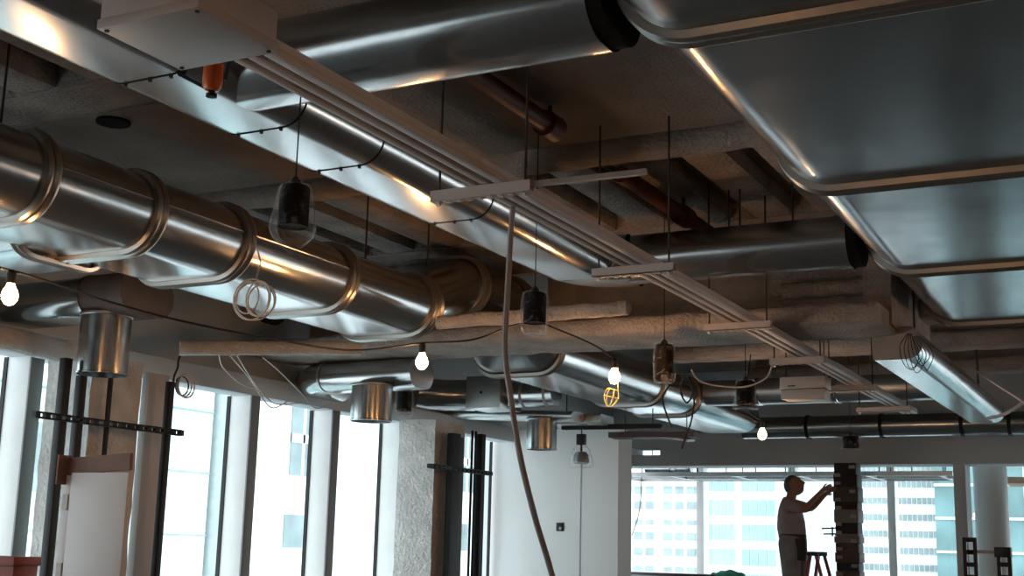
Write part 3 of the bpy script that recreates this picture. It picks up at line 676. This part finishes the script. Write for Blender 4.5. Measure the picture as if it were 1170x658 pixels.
# clear bagged fitting hanging from a bracket
pf = thing('bagged_projector', 'fitting in a clear bag on a black bracket before the white wall', 'fitting', AY(663, 536, 11.83))
c = AY(664, 523, 11.83)
MB().lathe(c, [(0.05, 0.06), (0.075, 0.03), (0.085, -0.05), (0.06, -0.06)], 18).build('lamp_head', 'galv_dull', pf)
MB().lathe(c, [(0.03, 0.15), (0.085, 0.09), (0.115, 0.0), (0.125, -0.08), (0.10, -0.10), (0.02, -0.095)], 24, 0.12, 3).build('plastic_bag', 'bag', pf)
MB().box(c.x-0.045, c.x+0.045, c.y-0.03, c.y+0.03, c.z+0.13, c.z+0.24, 0.005).cyl((c.x, c.y, c.z+0.05), (c.x, c.y, c.z+0.14), 0.012, 8).cyl((c.x, c.y, c.z+0.22), (c.x, c.y, 2.80), 0.006, 8).build('bracket', 'black', pf)

# ================================================================== HANGING CABLES
def cable(name, pts, r, mat, lab, cat='cable'):
    return tag(MB().tube(catmull(pts), r, 8).build(name, mat), lab, cat)
cp_ = [AZ(586, 236, 3.0), AY(584, 262, 4.57), AY(580, 330, 4.5), AY(577, 400, 4.45), AY(583, 450, 4.45), AY(594, 520, 4.5), AY(611, 590, 4.6), AY(632, 662, 4.75)]
e_ = cp_[-1]
cp_ += [e_+Vector((0.07, 0.06, -0.35)), e_+Vector((0.16, 0.12, -0.85)), Vector((e_.x+0.25, e_.y+0.2, 0.06)), Vector((e_.x+0.5, e_.y+0.35, 0.013))]
cable('flexible_conduit', cp_, 0.0125, 'conduit', 'long grey flexible conduit hanging from the trunking to the floor', 'conduit')
# coil of white cable on the long duct
coil = thing('cable_coil', 'coil of white cable loops hanging under the long duct', 'cable', AZ(290, 365, 2.72))
for k in range(5):
    c = AY(283+k*4, 342+((k*7) % 5)-2, 5.05); rr = 0.074+0.007*((k*3) % 4); m = MB()
    tilt = 0.3*((k % 3)-1)+0.25
    m.tube([c+Vector((rr*math.cos(2*PI*j/28), rr*math.cos(2*PI*j/28)*tilt, rr*math.sin(2*PI*j/28)*1.12)) for j in range(28)]+[c+Vector((rr, rr*tilt, 0))], 0.0045, 6)
    m.build('loop', 'cable_white', coil)
MB().tube([AY(292, 320, 5.05), AY(298, 300, 5.1), AY(290, 270, 5.2)], 0.004, 6).build('tail', 'cable_white', coil)
# coil by the left strut
coil = thing('cable_coil', 'small grey cable coil beside the black strut posts at left', 'cable', AX(208, 460, -6.1))
for k in range(3):
    c = AX(208, 441, -6.1); rr = 0.065+0.009*k
    MB().tube([c+Vector((0.02*k, rr*math.cos(2*PI*j/26), rr*math.sin(2*PI*j/26))) for j in range(26)]+[c+Vector((0.02*k, rr, 0))], 0.006, 6).build('loop', 'cable_white' if k else 'cable_black', coil)
MB().tube(catmull([AX(198, 441, -6.1), AX(199, 430, -6.1), AX(203, 420, -6.15), AX(204, 411, -6.2), AX(208, 402, -6.2)]), 0.008, 6).build('tail', 'cable_black', coil)
# white loose cables draped over the window head
for k, (pts, lab) in enumerate((
    ([AX(262, 405, -5.7), AX(285, 432, -6.1), AX(300, 455, -6.4), AX(312, 466, -6.38), AX(330, 458, -6.4)], 'loose pale cable looping over the window head'),
    ([AX(270, 405, -5.7), AX(292, 440, -6.2), AX(310, 459, -6.4), AX(326, 462, -6.38), AX(345, 460, -6.4)], 'second loose pale cable over the window head'),
    ([AX(250, 404, -5.8), AX(255, 420, -6.1), AX(275, 438, -6.35), AX(300, 446, -6.4)], 'leftmost loose pale cable above the window head'),
    ([AX(300, 408, -5.7), AX(320, 425, -6.1), AX(345, 450, -6.4), AX(360, 466, -6.38), AX(378, 462, -6.4)], 'rightmost loose pale cable dropping over the window head'))):
    cable('loose_cable', pts, 0.005, 'cable_white', lab)
cable('loose_cable', [AY(790, 422, 9.02), AY(797, 433, 9.05), AY(815, 440, 9.1), AY(850, 442, 9.11), AY(875, 432, 9.11), (-2.585, 9.11, 2.955)], 0.006, 'cable_white', 'white cable swag hung from the fourth crossbar')
cable('loose_cable', [AY(765, 440, 9.0), AY(757, 455, 8.95), AY(762, 474, 8.9), AY(768, 489, 8.9)], 0.007, 'cable_black', 'short black cable tail under the bagged spotlight')
cable('loose_cable', [AY(787, 432, 9.0), AY(793, 455, 8.95), AY(790, 480, 8.9), AY(783, 500, 8.9), AY(779, 513, 8.9)], 0.007, 'cable_black', 'longest black cable tail hanging over the dark tray')
cable('loose_cable', [AY(780, 430, 9.0), AY(778, 448, 9.0), AY(785, 460, 8.95), AY(792, 447, 9.0), AY(787, 430, 9.0)], 0.007, 'cable_black', 'black cable loop beside the longest cable tail')
wc = thing('wire_bundle', 'thin dark wires dangling over the end plate of the trough duct', 'cable', (-1.65, 8.7, 2.9))
for k in range(5):
    pts = [AY(1037+k, 381, 8.69), AY(1028+k*5, 396+k*2, 8.66), AY(1033+k*6, 416+(k % 3)*4, 8.64), AY(1044+k*4, 422-(k % 2)*6, 8.64), AY(1050+k*4, 404, 8.66), AY(1042+k*2, 384, 8.69)]
    MB().tube(catmull(pts), 0.003, 6).build('wire', 'cable_black', wc)
cable('loose_cable', [AY(1128, 478, 12.0), AY(1145, 474, 11.6), AY(1160, 466, 11.2), AY(1180, 452, 11.0)], 0.016, 'conduit', 'grey hose rising to the right edge')
cable('loose_cable', [AY(1106, 418, 10.5), AY(1140, 440, 10.4), AY(1180, 466, 10.3)], 0.010, 'cable_white', 'pale cable slanting down to the right edge')

# ================================================================== DARK TRAY GROUP LEFT OF THE BULKHEAD
ty = thing('cable_tray', 'dark hung tray frame with a tilted grey panel before the white wall', 'tray', (-5.2, 12.6, 2.75))
m = MB(); m.bar((-5.55, 11.8, 2.80), (-4.5, 11.9, 2.80), 0.05, 0.05); m.build('cross_rail', 'black', ty)
m = MB(); m.bar((-5.25, 12.4, 2.76), (-4.35, 12.5, 2.76), 0.28, 0.055); m.build('dark_pan', 'brown_steel_and_shade', ty)
m = MB(); m.obox(AY(755, 498, 12.6), Vector((1, 0.1, -0.16)).normalized(), Vector((-0.1, 1, 0.1)).normalized(), Vector((0.16, -0.1, 1)).normalized(), 0.33, 0.16, 0.012); m.build('tilted_panel', 'galv_dull', ty)
for x, y in ((-5.5, 11.8), (-4.6, 11.9), (-5.1, 12.4), (-4.45, 12.48)): MB().cyl((x, y, 2.77), (x, y, 3.93 if x < -5.2 or x > -4.4 else 2.98), 0.006, 8).build('rod', 'rod', ty)
dp = thing('flat_duct', 'flat grey duct panel slanting beside the farthest spigot', 'duct', (-5.2, 11.8, 2.85))
m = MB(); m.sweep([(-5.75, 11.75, 2.86), (-5.05, 11.8, 2.86)], rrect(0.4, 0.10, 0.02), True); m.build('body', 'galv_dull', dp)

# ================================================================== LEFT COLUMN, POSTS AND STRUTS
def strut(a, b, lab, wd=0.041):
    a = Vector(a); b = Vector(b); d = (b-a).normalized(); L = (b-a).length
    m = MB(); x = d.cross(Vector((0, 0, 1))).normalized()
    for s in (-1, 1): m.bar(a+Vector((0, 0, s*wd*0.38)), b+Vector((0, 0, s*wd*0.38)), 0.03, wd*0.26)
    n = int(L/0.075)
    for k in range(n+1):
        q = a+d*(L*k/n); m.bar(q-d*0.019, q+d*0.019, 0.03, wd*0.9)
    return tag(m.build('strut_channel', 'black'), lab, 'strut')
def post(y, x, z1, wd, mat, lab, name='steel_post', cat='post', dp_=None):
    t = thing(name, lab, cat, (x, y, 0))
    dd = (dp_ or wd)/2
    MB().box(x-dd, x+dd, y-wd/2, y+wd/2, 0.008, z1, 0.003).build('upright', mat, t)
    MB().box(x-dd-0.02, x+dd+0.02, y-wd/2-0.02, y+wd/2+0.02, 0.0, 0.008).build('foot_plate', mat, t)
    return t
cm = rough_box(-6.50, -6.10, 5.92, 6.36, 0, 2.74, 0.012); struct('wall_left_column_near', cm, 'spray_white')
cm = rough_box(-6.50, -6.10, 10.2, 10.74, 0, 2.74, 0.012); struct('wall_left_column_far', cm, 'spray_white')
post(5.60, -6.0, 2.66, 0.055, 'black', 'leftmost black steel post before the rough column')
post(5.735, -6.0, 2.57, 0.05, 'black', 'second black steel post before the rough column')
post(6.02, -6.04, 2.62, 0.025, 'black', 'thin black post between the board and pale stud')
post(6.60, -6.2, 2.70, 0.20, 'board', 'pale flat stud right of the rough column', 'wall_stud', 'stud', 0.06)
post(6.525, -6.0, 2.63, 0.045, 'black', 'black steel post right of the pale stud')
strut((-5.945, 5.36, 2.29), (-5.945, 6.60, 2.29), 'black slotted strut across the posts at the near column')
post(10.38, -6.0, 2.62, 0.15, 'black', 'broad black post at the far rough column', dp_=0.06)
post(10.55, -6.04, 2.60, 0.10, 'brown_steel_and_shade', 'brown strip added for the unlit face of the far rough column', dp_=0.05)  # added upright; its brown stands for the column side away from daylight
post(10.73, -6.0, 2.68, 0.02, 'black', 'left of two thin black bars by the far column', 'steel_bar', 'bar')
post(10.80, -6.0, 2.68, 0.02, 'black', 'right of two thin black bars by the far column', 'steel_bar', 'bar')
post(10.91, -6.0, 2.66, 0.08, 'black', 'black post nearest the white wall end', dp_=0.06)
strut((-5.945, 9.86, 2.285), (-5.945, 11.02, 2.285), 'black strut across the posts at the far column')
# boards leaning by the column
bd = thing('white_board', 'tall off white board standing before the rough column', 'board', (-5.5, 5.47, 0))
MB().box(-5.71, -5.27, 5.45, 5.49, 0.0, 1.955, 0.003).build('panel', 'board', bd)
MB().box(-5.78, -5.712, 5.46, 5.49, 0.0, 1.94, 0.003).build('edge_panel', 'board', bd)
for z in (1.35, 1.74): MB().box(-5.765, -5.725, 5.45, 5.46, z, z+0.09).build('hinge', 'cream', bd)
m = MB(); m.obox((-5.51, 5.47, 2.005), Vector((1, 0, 0.05)).normalized(), Vector((0, 1, 0)), Vector((-0.05, 0, 1)).normalized(), 0.235, 0.012, 0.048)
m.obox((-5.765, 5.44, 1.97), Vector((1, 0, 0)), Vector((0, 1, 0)), Vector((0, 0, 1)), 0.006, 0.05, 0.085)
tag(m.build('cardboard_flap', 'brown_board'), 'brown card flap standing on top of the white board', 'card')
rb = thing('red_crate', 'red brown crate corner at the bottom left edge', 'box', (-5.3, 4.6, 0))
c0 = AY(45, 637, 4.6)
MB().box(c0.x-0.7, c0.x, 4.45, 4.6, c0.z-0.32, c0.z, 0.01).build('box', 'red_box', rb)
MB().box(c0.x-0.71, c0.x+0.006, 4.44, 4.61, c0.z-0.04, c0.z+0.003, 0.004).build('lid', 'red_box', rb)
rt = thing('work_table', 'plain trestle table carrying the red brown crate', 'table', (c0.x-0.35, 4.8, 0))
zt = c0.z-0.32
MB().box(c0.x-0.9, c0.x+0.1, 4.5, 5.1, zt-0.03, zt, 0.004).build('tabletop', 'board', rt)
for sx in (-0.85, 0.05):
    for yy in (4.55, 5.05): MB().box(c0.x+sx-0.02, c0.x+sx+0.02, yy-0.02, yy+0.02, 0, zt-0.03).build('leg', 'black', rt)
# outlet on the white wall
oa = AY(640, 602, 12.72); ob = thing('wall_outlet', 'small black outlet box on the white wall', 'outlet', (oa.x, 12.72, oa.z-0.05))
MB().box(oa.x-0.042, oa.x+0.042, 12.705, 12.72, oa.z-0.045, oa.z+0.045, 0.004).build('plate', 'black', ob)
MB().box(oa.x-0.005, oa.x+0.025, 12.70, 12.706, oa.z-0.03, oa.z+0.0, 0.002).build('module', 'tape', ob)

# ================================================================== FAR ROOM
# suspended ceiling frame by the far windows
fr = thing('ceiling_grid_frame', 'suspended metal ceiling grid hanging at the far windows', 'ceiling frame', (-4.8, 17.5, 2.55))
for y in (16.9, 17.5, 18.1): MB().box(-7.3, -2.5, y-0.03, y+0.03, 2.60, 2.66).build('main_rail', 'alu', fr)
for k in range(6): MB().box(-7.2+k*0.9, -7.14+k*0.9, 16.87, 18.13, 2.60, 2.63).build('cross_tee', 'alu', fr)
m = MB()
for k in range(12): m.cyl((-7.1+k*0.41, 16.9, 2.66), (-7.1+k*0.41, 16.9, 3.92), 0.008, 6)
for k in range(7): m.cyl((-7.0+k*0.7, 18.1, 2.66), (-7.0+k*0.7, 18.1, 3.92), 0.008, 6)
m.build('hanger_wires', 'rod', fr)
for a, b in ((-6.2, -5.0), (-4.9, -3.7)): MB().box(a, b, 17.56, 18.06, 2.605, 2.62).build('ceiling_panel', 'soffit', fr)
vd = thing('vent_duct', 'stubby round duct above the far ceiling grid', 'duct', (-6.2, 17.6, 2.68))
MB().cyl((-6.9, 17.6, 2.79), (-6.2, 17.6, 2.79), 0.10, 20).build('body', 'galv', vd)
MB().cyl((-6.5, 17.6, 2.79), (-6.42, 17.6, 2.79), 0.115, 20).build('band', 'galv_dull', vd)
MB().cyl((-6.55, 17.6, 2.66), (-6.55, 17.6, 2.70), 0.03, 8).build('support', 'black', vd)
rc = AY(1168, 548, 17.2)
pn = thing('ceiling_panel_tray', 'tan ceiling tray hanging at the right edge beyond the round column', 'panel', (rc.x+0.3, 17.4, 2.5))
MB().box(rc.x-0.22, rc.x+1.2, 17.1, 17.9, rc.z-0.05, rc.z+0.03, 0.008).build('tray', 'warm_panel', pn)
for x in (rc.x, rc.x+1.0): MB().cyl((x, 17.5, rc.z+0.03), (x, 17.5, 3.92), 0.008, 6).build('rod', 'rod', pn)
cable('loose_cable', [AY(733, 541, 16.9), AY(732, 570, 16.95), AY(729, 590, 17.0), AY(722, 612, 17.0)], 0.008, 'conduit', 'thin cable hanging at the left edge of the far window')

# banded column the man works on
bc = thing('banded_column', 'dark column of stacked bands the workman is reaching for', 'column', (-3.65, 16.0, 0))
bands = [(2.69, 2.55, 'band_dark'), (2.55, 2.40, 'band_dark'), (2.40, 2.22, 'band_brown'), (2.22, 2.13, 'band_dark'), (2.13, 1.97, 'band_grey'), (1.97, 1.84, 'band_navy'), (1.84, 1.81, 'band_grey'),
         (1.81, 1.73, 'band_grey'), (1.73, 1.62, 'band_brown'), (1.62, 1.50, 'band_brown'), (1.50, 1.40, 'band_navy'), (1.40, 1.2, 'band_brown'), (1.2, 0.95, 'band_dark'), (0.95, 0.7, 'band_grey'), (0.7, 0.4, 'band_brown'), (0.4, 0.0, 'band_dark')]
YC = 15.85
for k, (z1, z0, mt) in enumerate(bands):
    e = 0.004*((k*7) % 5)-0.006
    MB().box(-3.72-0.0-e, -3.44+e, YC-0.14-e, YC+0.14+e, z0+0.002, z1, 0.006).build('wrap_band', mt, bc)
MB().box(-3.70, -3.46, YC-0.12, YC+0.12, 0.0, 2.688).build('core', 'band_dark', bc)
for k in range(14):
    z = 2.64-0.098*k; x = -3.71+0.005 if k % 3 else -3.53
    MB().box(x, x+0.07, YC-0.155, YC-0.138, z-0.02, z+0.02, 0.002).build('paper_tag', 'tape', bc)
MB().bar((-3.90, YC-0.05, 1.90), (-3.70, YC-0.05, 1.91), 0.015, 0.018).bar((-3.88, YC-0.05, 1.835), (-3.70, YC-0.05, 1.84), 0.015, 0.018).bar((-3.77, YC-0.05, 1.81), (-3.77, YC-0.05, 1.92), 0.015, 0.02).build('bracket_arm', 'black', bc)

# black upright frame at right
rk = thing('steel_rack', 'black perforated uprights joined by a bar before the round column', 'rack', (-1.6, 12.3, 0))
for px, top in ((1108, 614), (1147, 628)):
    a = AY(px, top, 12.3)
    for s in (-1, 1): MB().box(a.x+s*0.045-0.016, a.x+s*0.045+0.016, 12.27, 12.33, 0.01, a.z).build('upright', 'black', rk)
    m = MB(); z = a.z-0.02
    while z > 0.05: m.box(a.x-0.045, a.x+0.045, 12.285, 12.315, z-0.02, z+0.02); z -= 0.11
    m.build('lacing', 'black', rk)
    MB().box(a.x-0.09, a.x+0.09, 12.2, 12.4, 0, 0.012).build('foot_plate', 'black', rk)
a = AY(1108, 630, 12.3); b = AY(1147, 631, 12.3)
MB().bar(a, b, 0.03, 0.03).build('cross_bar', 'conduit', rk)
MB().box(b.x-0.075, b.x+0.065, 12.24, 12.36, b.z-0.045, b.z+0.045, 0.006).build('clamp', 'black', rk)

# cart of materials under the far window
ct = thing('material_stack', 'grey stack of cartons below the far window', 'stack', (-6.0, 16.9, 0))
zt = AY(770, 655, 17.0).z
MB().box(-7.0, -6.05, 16.8, 17.3, 0.0, zt-0.02, 0.01).build('carton', 'grey_box', ct)
MB().box(-6.03, -5.62, 16.82, 17.28, 0.0, zt-0.03, 0.01).build('carton', 'band_dark', ct)
MB().box(-7.02, -5.6, 16.78, 17.32, zt-0.03, zt, 0.004).build('top_sheet', 'band_dark', ct)
gp = AY(828, 655, 17.0)
gm = MB(); bmesh.ops.create_icosphere(gm.bm, subdivisions=3, radius=1.0, matrix=Matrix.Translation((gp.x+0.06, 17.0, gp.z-0.08)) @ Matrix.Diagonal((0.27, 0.18, 0.12, 1))); gm.rough(0.05, 9.0)
tag(gm.build('green_cloth', 'green'), 'crumpled green cloth heaped right of the grey cartons', 'cloth')
st_ = thing('saw_horse', 'low trestle stand under the crumpled green cloth', 'trestle', (gp.x, 17.0, 0))
MB().box(gp.x-0.25, gp.x+0.4, 16.85, 17.15, gp.z-0.24, gp.z-0.19).build('top_beam', 'grey_box', st_)
for x in (gp.x-0.2, gp.x+0.35):
    for s in (-1, 1): MB().bar((x, 17.0+s*0.28, 0.0), (x, 17.0+s*0.08, gp.z-0.22), 0.04, 0.04).build('leg', 'grey_box', st_)

# ================================================================== WORKMAN ON A STEPLADDER
def skin(name, verts, edges, radii, mat, parent, sub=2, root=0):
    me = bpy.data.meshes.new(name+'_tmp'); off = parent_loc(parent) if parent else Vector((0, 0, 0))
    me.from_pydata([Vector(v)-off for v in verts], edges, []); 
    o = bpy.data.objects.new(name+'_tmp', me); COL.objects.link(o)
    o.modifiers.new('skin', 'SKIN').use_smooth_shade = True
    if not me.skin_vertices: me.attributes  # layer made by the modifier below
    lay = me.skin_vertices[0] if len(me.skin_vertices) else None
    if lay is None:
        bm = bmesh.new(); bm.from_mesh(me); bm.verts.layers.skin.verify(); bm.to_mesh(me); bm.free(); lay = me.skin_vertices[0]
    for i, r in enumerate(radii):
        lay.data[i].radius = (r, r) if not isinstance(r, tuple) else r
        lay.data[i].use_root = (i == root)
    s = o.modifiers.new('sub', 'SUBSURF'); s.levels = sub; s.render_levels = sub
    dg = bpy.context.evaluated_depsgraph_get(); dg.update()
    nm_ = bpy.data.meshes.new_from_object(o.evaluated_get(dg))
    bpy.data.objects.remove(o); nm_.name = name
    nm_.materials.clear(); nm_.materials.append(M[mat])
    for p in nm_.polygons: p.use_smooth = True
    r = bpy.data.objects.new(name, nm_); COL.objects.link(r)
    if parent: r.parent = parent
    return r
YM = 15.45
HX, HZ = -4.17, 0.76          # body axis x and foot height
def P3(x, y, z): return Vector((HX+x, YM+y, HZ+z))
# local x: towards the column (right), y: away
J = dict(pel=(0.0, 0, 0.93), bel=(0.0, 0, 1.06), wai=(-0.02, 0, 1.16), che=(-0.035, 0, 1.32), nec=(-0.01, 0, 1.47), nk2=(0.005, 0, 1.54), hd0=(0.02, 0, 1.61), hd1=(0.015, 0, 1.68),
         sL=(-0.02, 0.19, 1.41), sR=(0.0, -0.19, 1.41), eL=(0.20, 0.16, 1.37), eR=(0.19, -0.20, 1.34), wL=(0.38, 0.10, 1.54), wR=(0.37, -0.06, 1.56),
         hL=(0.01, 0.10, 0.88), hR=(0.0, -0.10, 0.88), kL=(0.06, 0.11, 0.48), kR=(0.01, -0.12, 0.47), aL=(0.0, 0.11, 0.09), aR=(-0.02, -0.12, 0.09), tL=(0.17, 0.13, 0.035), tR=(0.15, -0.14, 0.035))
keys = list(J); V = [P3(*J[k]) for k in keys]; ix = {k: i for i, k in enumerate(keys)}
E_ = [('pel', 'bel'), ('bel', 'wai'), ('wai', 'che'), ('che', 'nec'), ('nec', 'nk2'), ('nk2', 'hd0'), ('hd0', 'hd1'), ('che', 'sL'), ('che', 'sR'), ('sL', 'eL'), ('sR', 'eR'), ('eL', 'wL'), ('eR', 'wR'),
      ('pel', 'hL'), ('pel', 'hR'), ('hL', 'kL'), ('hR', 'kR'), ('kL', 'aL'), ('kR', 'aR'), ('aL', 'tL'), ('aR', 'tR')]
R_ = dict(pel=.14, bel=.15, wai=.16, che=.165, nec=.075, nk2=.06, hd0=.085, hd1=.09, sL=.065, sR=.065, eL=.042, eR=.042, wL=.028, wR=.028, hL=.095, hR=.095, kL=.06, kR=.06, aL=.042, aR=.042, tL=.035, tR=.035)
# hands: palm + four fingers + thumb each, closed on the column edge
ed = [(ix[a], ix[b]) for a, b in E_]; rad = [R_[k] for k in keys]
for s, wk in ((1, 'wL'), (-1, 'wR')):
    wv = Vector(J[wk]); d = Vector((0.75, 0.25, 0.6)).normalized() if s > 0 else Vector((0.7, 0.45, 0.55)).normalized()
    side = Vector((0, 0.6, -0.5)).normalized() if s > 0 else Vector((0.1, -0.5, 0.8)).normalized()
    pm = wv+d*0.055; V.append(P3(*pm)); pi_ = len(V)-1; rad.append((0.036, 0.024)); ed.append((ix[wk], pi_))
    for f in range(4):
        o_ = side*(f-1.5)*0.021; ln = (0.04, 0.046, 0.043, 0.034)[f]
        b1 = pm+d*0.045+o_; b2 = b1+d*ln*0.75+Vector((0.01, 0.012, -0.004)); b3 = b2+(d*0.5+Vector((0.35, 0.6, -0.3))).normalized()*ln*0.6
        n0 = len(V); V += [P3(*b1), P3(*b2), P3(*b3)]; rad += [0.010, 0.009, 0.0075]; ed += [(pi_, n0), (n0, n0+1), (n0+1, n0+2)]
    tb0 = pm+side*0.04-d*0.015; tb1 = tb0+side*0.02+d*0.03; tb2 = tb1+d*0.025
    n0 = len(V); V += [P3(*tb0), P3(*tb1), P3(*tb2)]; rad += [0.012, 0.010, 0.008]; ed += [(pi_, n0), (n0, n0+1), (n0+1, n0+2)]
man = skin('person', V, ed, rad, 'skin', None, 2, 0)
tag(man, 'workman in a taupe shirt on a stepladder reaching to the dark column', 'person')
# head shape with face
hm = MB(); hc = P3(0.03, 0, 1.64)
bmesh.ops.create_uvsphere(hm.bm, u_segments=28, v_segments=20, radius=1.0)
tilt = Matrix.Rotation(-0.38, 4, 'Y')
for v in hm.bm.verts:
    c = v.co.copy(); x, y, z = c.x*0.112, c.y*0.086, c.z*0.124
    if z < 0: x *= 1-0.10*(-z/0.118); y *= 1-0.28*(-z/0.118); x += 0.018*(-z/0.118)
    fx = math.exp(-((c.y/0.22)**2))
    if c.x > 0:
        x += 0.036*fx*math.exp(-(((c.z+0.12)/0.16)**2))            # nose
        x += 0.007*math.exp(-((c.y/0.5)**2))*math.exp(-(((c.z-0.22)/0.10)**2))   # brow
        x -= 0.008*math.exp(-(((abs(c.y)-0.38)/0.17)**2))*math.exp(-(((c.z-0.04)/0.10)**2))  # eye sockets
        x += 0.006*math.exp(-((c.y/0.35)**2))*math.exp(-(((c.z+0.47)/0.07)**2))   # lips
        x += 0.010*math.exp(-((c.y/0.4)**2))*math.exp(-(((c.z+0.78)/0.14)**2))    # chin
    v.co = tilt @ Vector((x, y, z)) + hc
for s in (-1, 1):
    e = tilt @ Vector((-0.008, s*0.084, -0.005)) + hc
    bmesh.ops.create_icosphere(hm.bm, subdivisions=2, radius=1.0, matrix=Matrix.Translation(e) @ tilt @ Matrix.Diagonal((0.018, 0.010, 0.032, 1)))
hm.build('head', 'skin', man, 80)
hr_ = MB(); bmesh.ops.create_uvsphere(hr_.bm, u_segments=26, v_segments=18, radius=1.0)
for v in hr_.bm.verts:
    c = v.co.copy(); k = 1.045
    v.co = tilt @ Vector((c.x*0.112*k-0.006, c.y*0.086*k, c.z*0.124*k+0.002)) + hc
ti = tilt.inverted()
dele = [v for v in hr_.bm.verts if (lambda q: q.z < 0.045 - (0.09 if q.x < -0.03 else 0) + max(0, q.x)*0.65)(ti @ (v.co-hc))]
bmesh.ops.delete(hr_.bm, geom=dele, context='VERTS')
hr_.build('hair', 'hair', man, 80)
def sub(names, extra=0.0, over=None):
    over = over or {}; vs = [P3(*(over.get(k, (None, J[k]))[1] if k in over else J[k])) for k in names]; return vs
# shirt with short sleeves
sn = ['bel', 'wai', 'che', 'nec', 'sL', 'sR']
sv = [P3(0.0, 0, 0.99)] + [P3(*J[k]) for k in sn] + [P3(*(Vector(J['sL']).lerp(Vector(J['eL']), .45))), P3(*(Vector(J['sR']).lerp(Vector(J['eR']), .45))), P3(*(Vector(J['sL']).lerp(Vector(J['eL']), .95))), P3(*(Vector(J['sR']).lerp(Vector(J['eR']), .95)))]
se = [(0, 1), (1, 2), (2, 3), (3, 4), (3, 5), (3, 6), (5, 7), (6, 8), (7, 9), (8, 10)]
skin('shirt', sv, se, [(.175, .165), .18, .19, .19, .10, .095, .095, .078, .078, .062, .062], 'shirt', man, 2, 0)
# trousers
tn = ['pel', 'hL', 'hR', 'kL', 'kR', 'aL', 'aR']; tv = [P3(0, 0, 1.13)] + [P3(*J[k]) for k in tn]
skin('trousers', tv, [(0, 1), (1, 2), (1, 3), (2, 4), (3, 5), (4, 6), (5, 7)], [.165, .185, .15, .15, .105, .105, .08, .08], 'trousers', man, 2, 1)
bl = MB(); ring = [P3(0.16*math.cos(2*PI*j/24)-0.0, 0.165*math.sin(2*PI*j/24), 1.035) for j in range(25)]
bl.sweep(ring, [(-0.006, -0.025), (0.006, -0.025), (0.006, 0.025), (-0.006, 0.025)], False)
bl.build('belt', 'leather', man)
q = P3(0.14, -0.12, 0.90); MB().box(q.x-0.07, q.x+0.06, q.y-0.06, q.y+0.05, q.z-0.15, q.z+0.11, 0.02).build('tool_pouch', 'leather', man)
for k in ('L', 'R'):
    a = P3(*J['a'+k]); tt = P3(*J['t'+k])
    m = MB(); m.sweep([a+Vector((-0.05, 0, -0.035)), a+Vector((0.03, 0, -0.035)), tt+Vector((0.0, 0, 0.012)), tt+Vector((0.04, 0, 0.004))], oval(0.10, 0.09, 8), True, [0.85, 1.0, 0.95, 0.6]); m.build('boot', 'leather', man)
# stepladder
la = thing('stepladder', 'red stepladder under the workman beside the dark column', 'ladder', (HX, YM, 0))
Zs = HZ-0.012
top = Vector((HX+0.25, YM, 1.60))
for s in (-1, 1):
    MB().bar((HX+0.0, YM+s*0.26, 0), (HX+0.26, YM+s*0.20, 1.58), 0.03, 0.07, Vector((0, 1, 0))).build('front_rail', 'ladder', la)
    MB().bar((HX+0.72, YM+s*0.26, 0), (HX+0.33, YM+s*0.20, 1.58), 0.03, 0.05, Vector((0, 1, 0))).build('rear_rail', 'ladder', la)
MB().box(HX+0.23, HX+0.36, YM-0.24, YM+0.24, 1.57, 1.62, 0.008).build('top_cap', 'leather', la)
for k, z in enumerate((0.27, 0.51, Zs, 1.0, 1.25)):
    x = HX+0.26*z/1.58; w0, w1 = x-0.02, x+0.07
    if abs(z-Zs) < 0.01: w0, w1 = HX-0.10, HX+0.25
    MB().box(w0, w1, YM-0.24, YM+0.24, z-0.025, z, 0.004).build('step', 'alu', la)
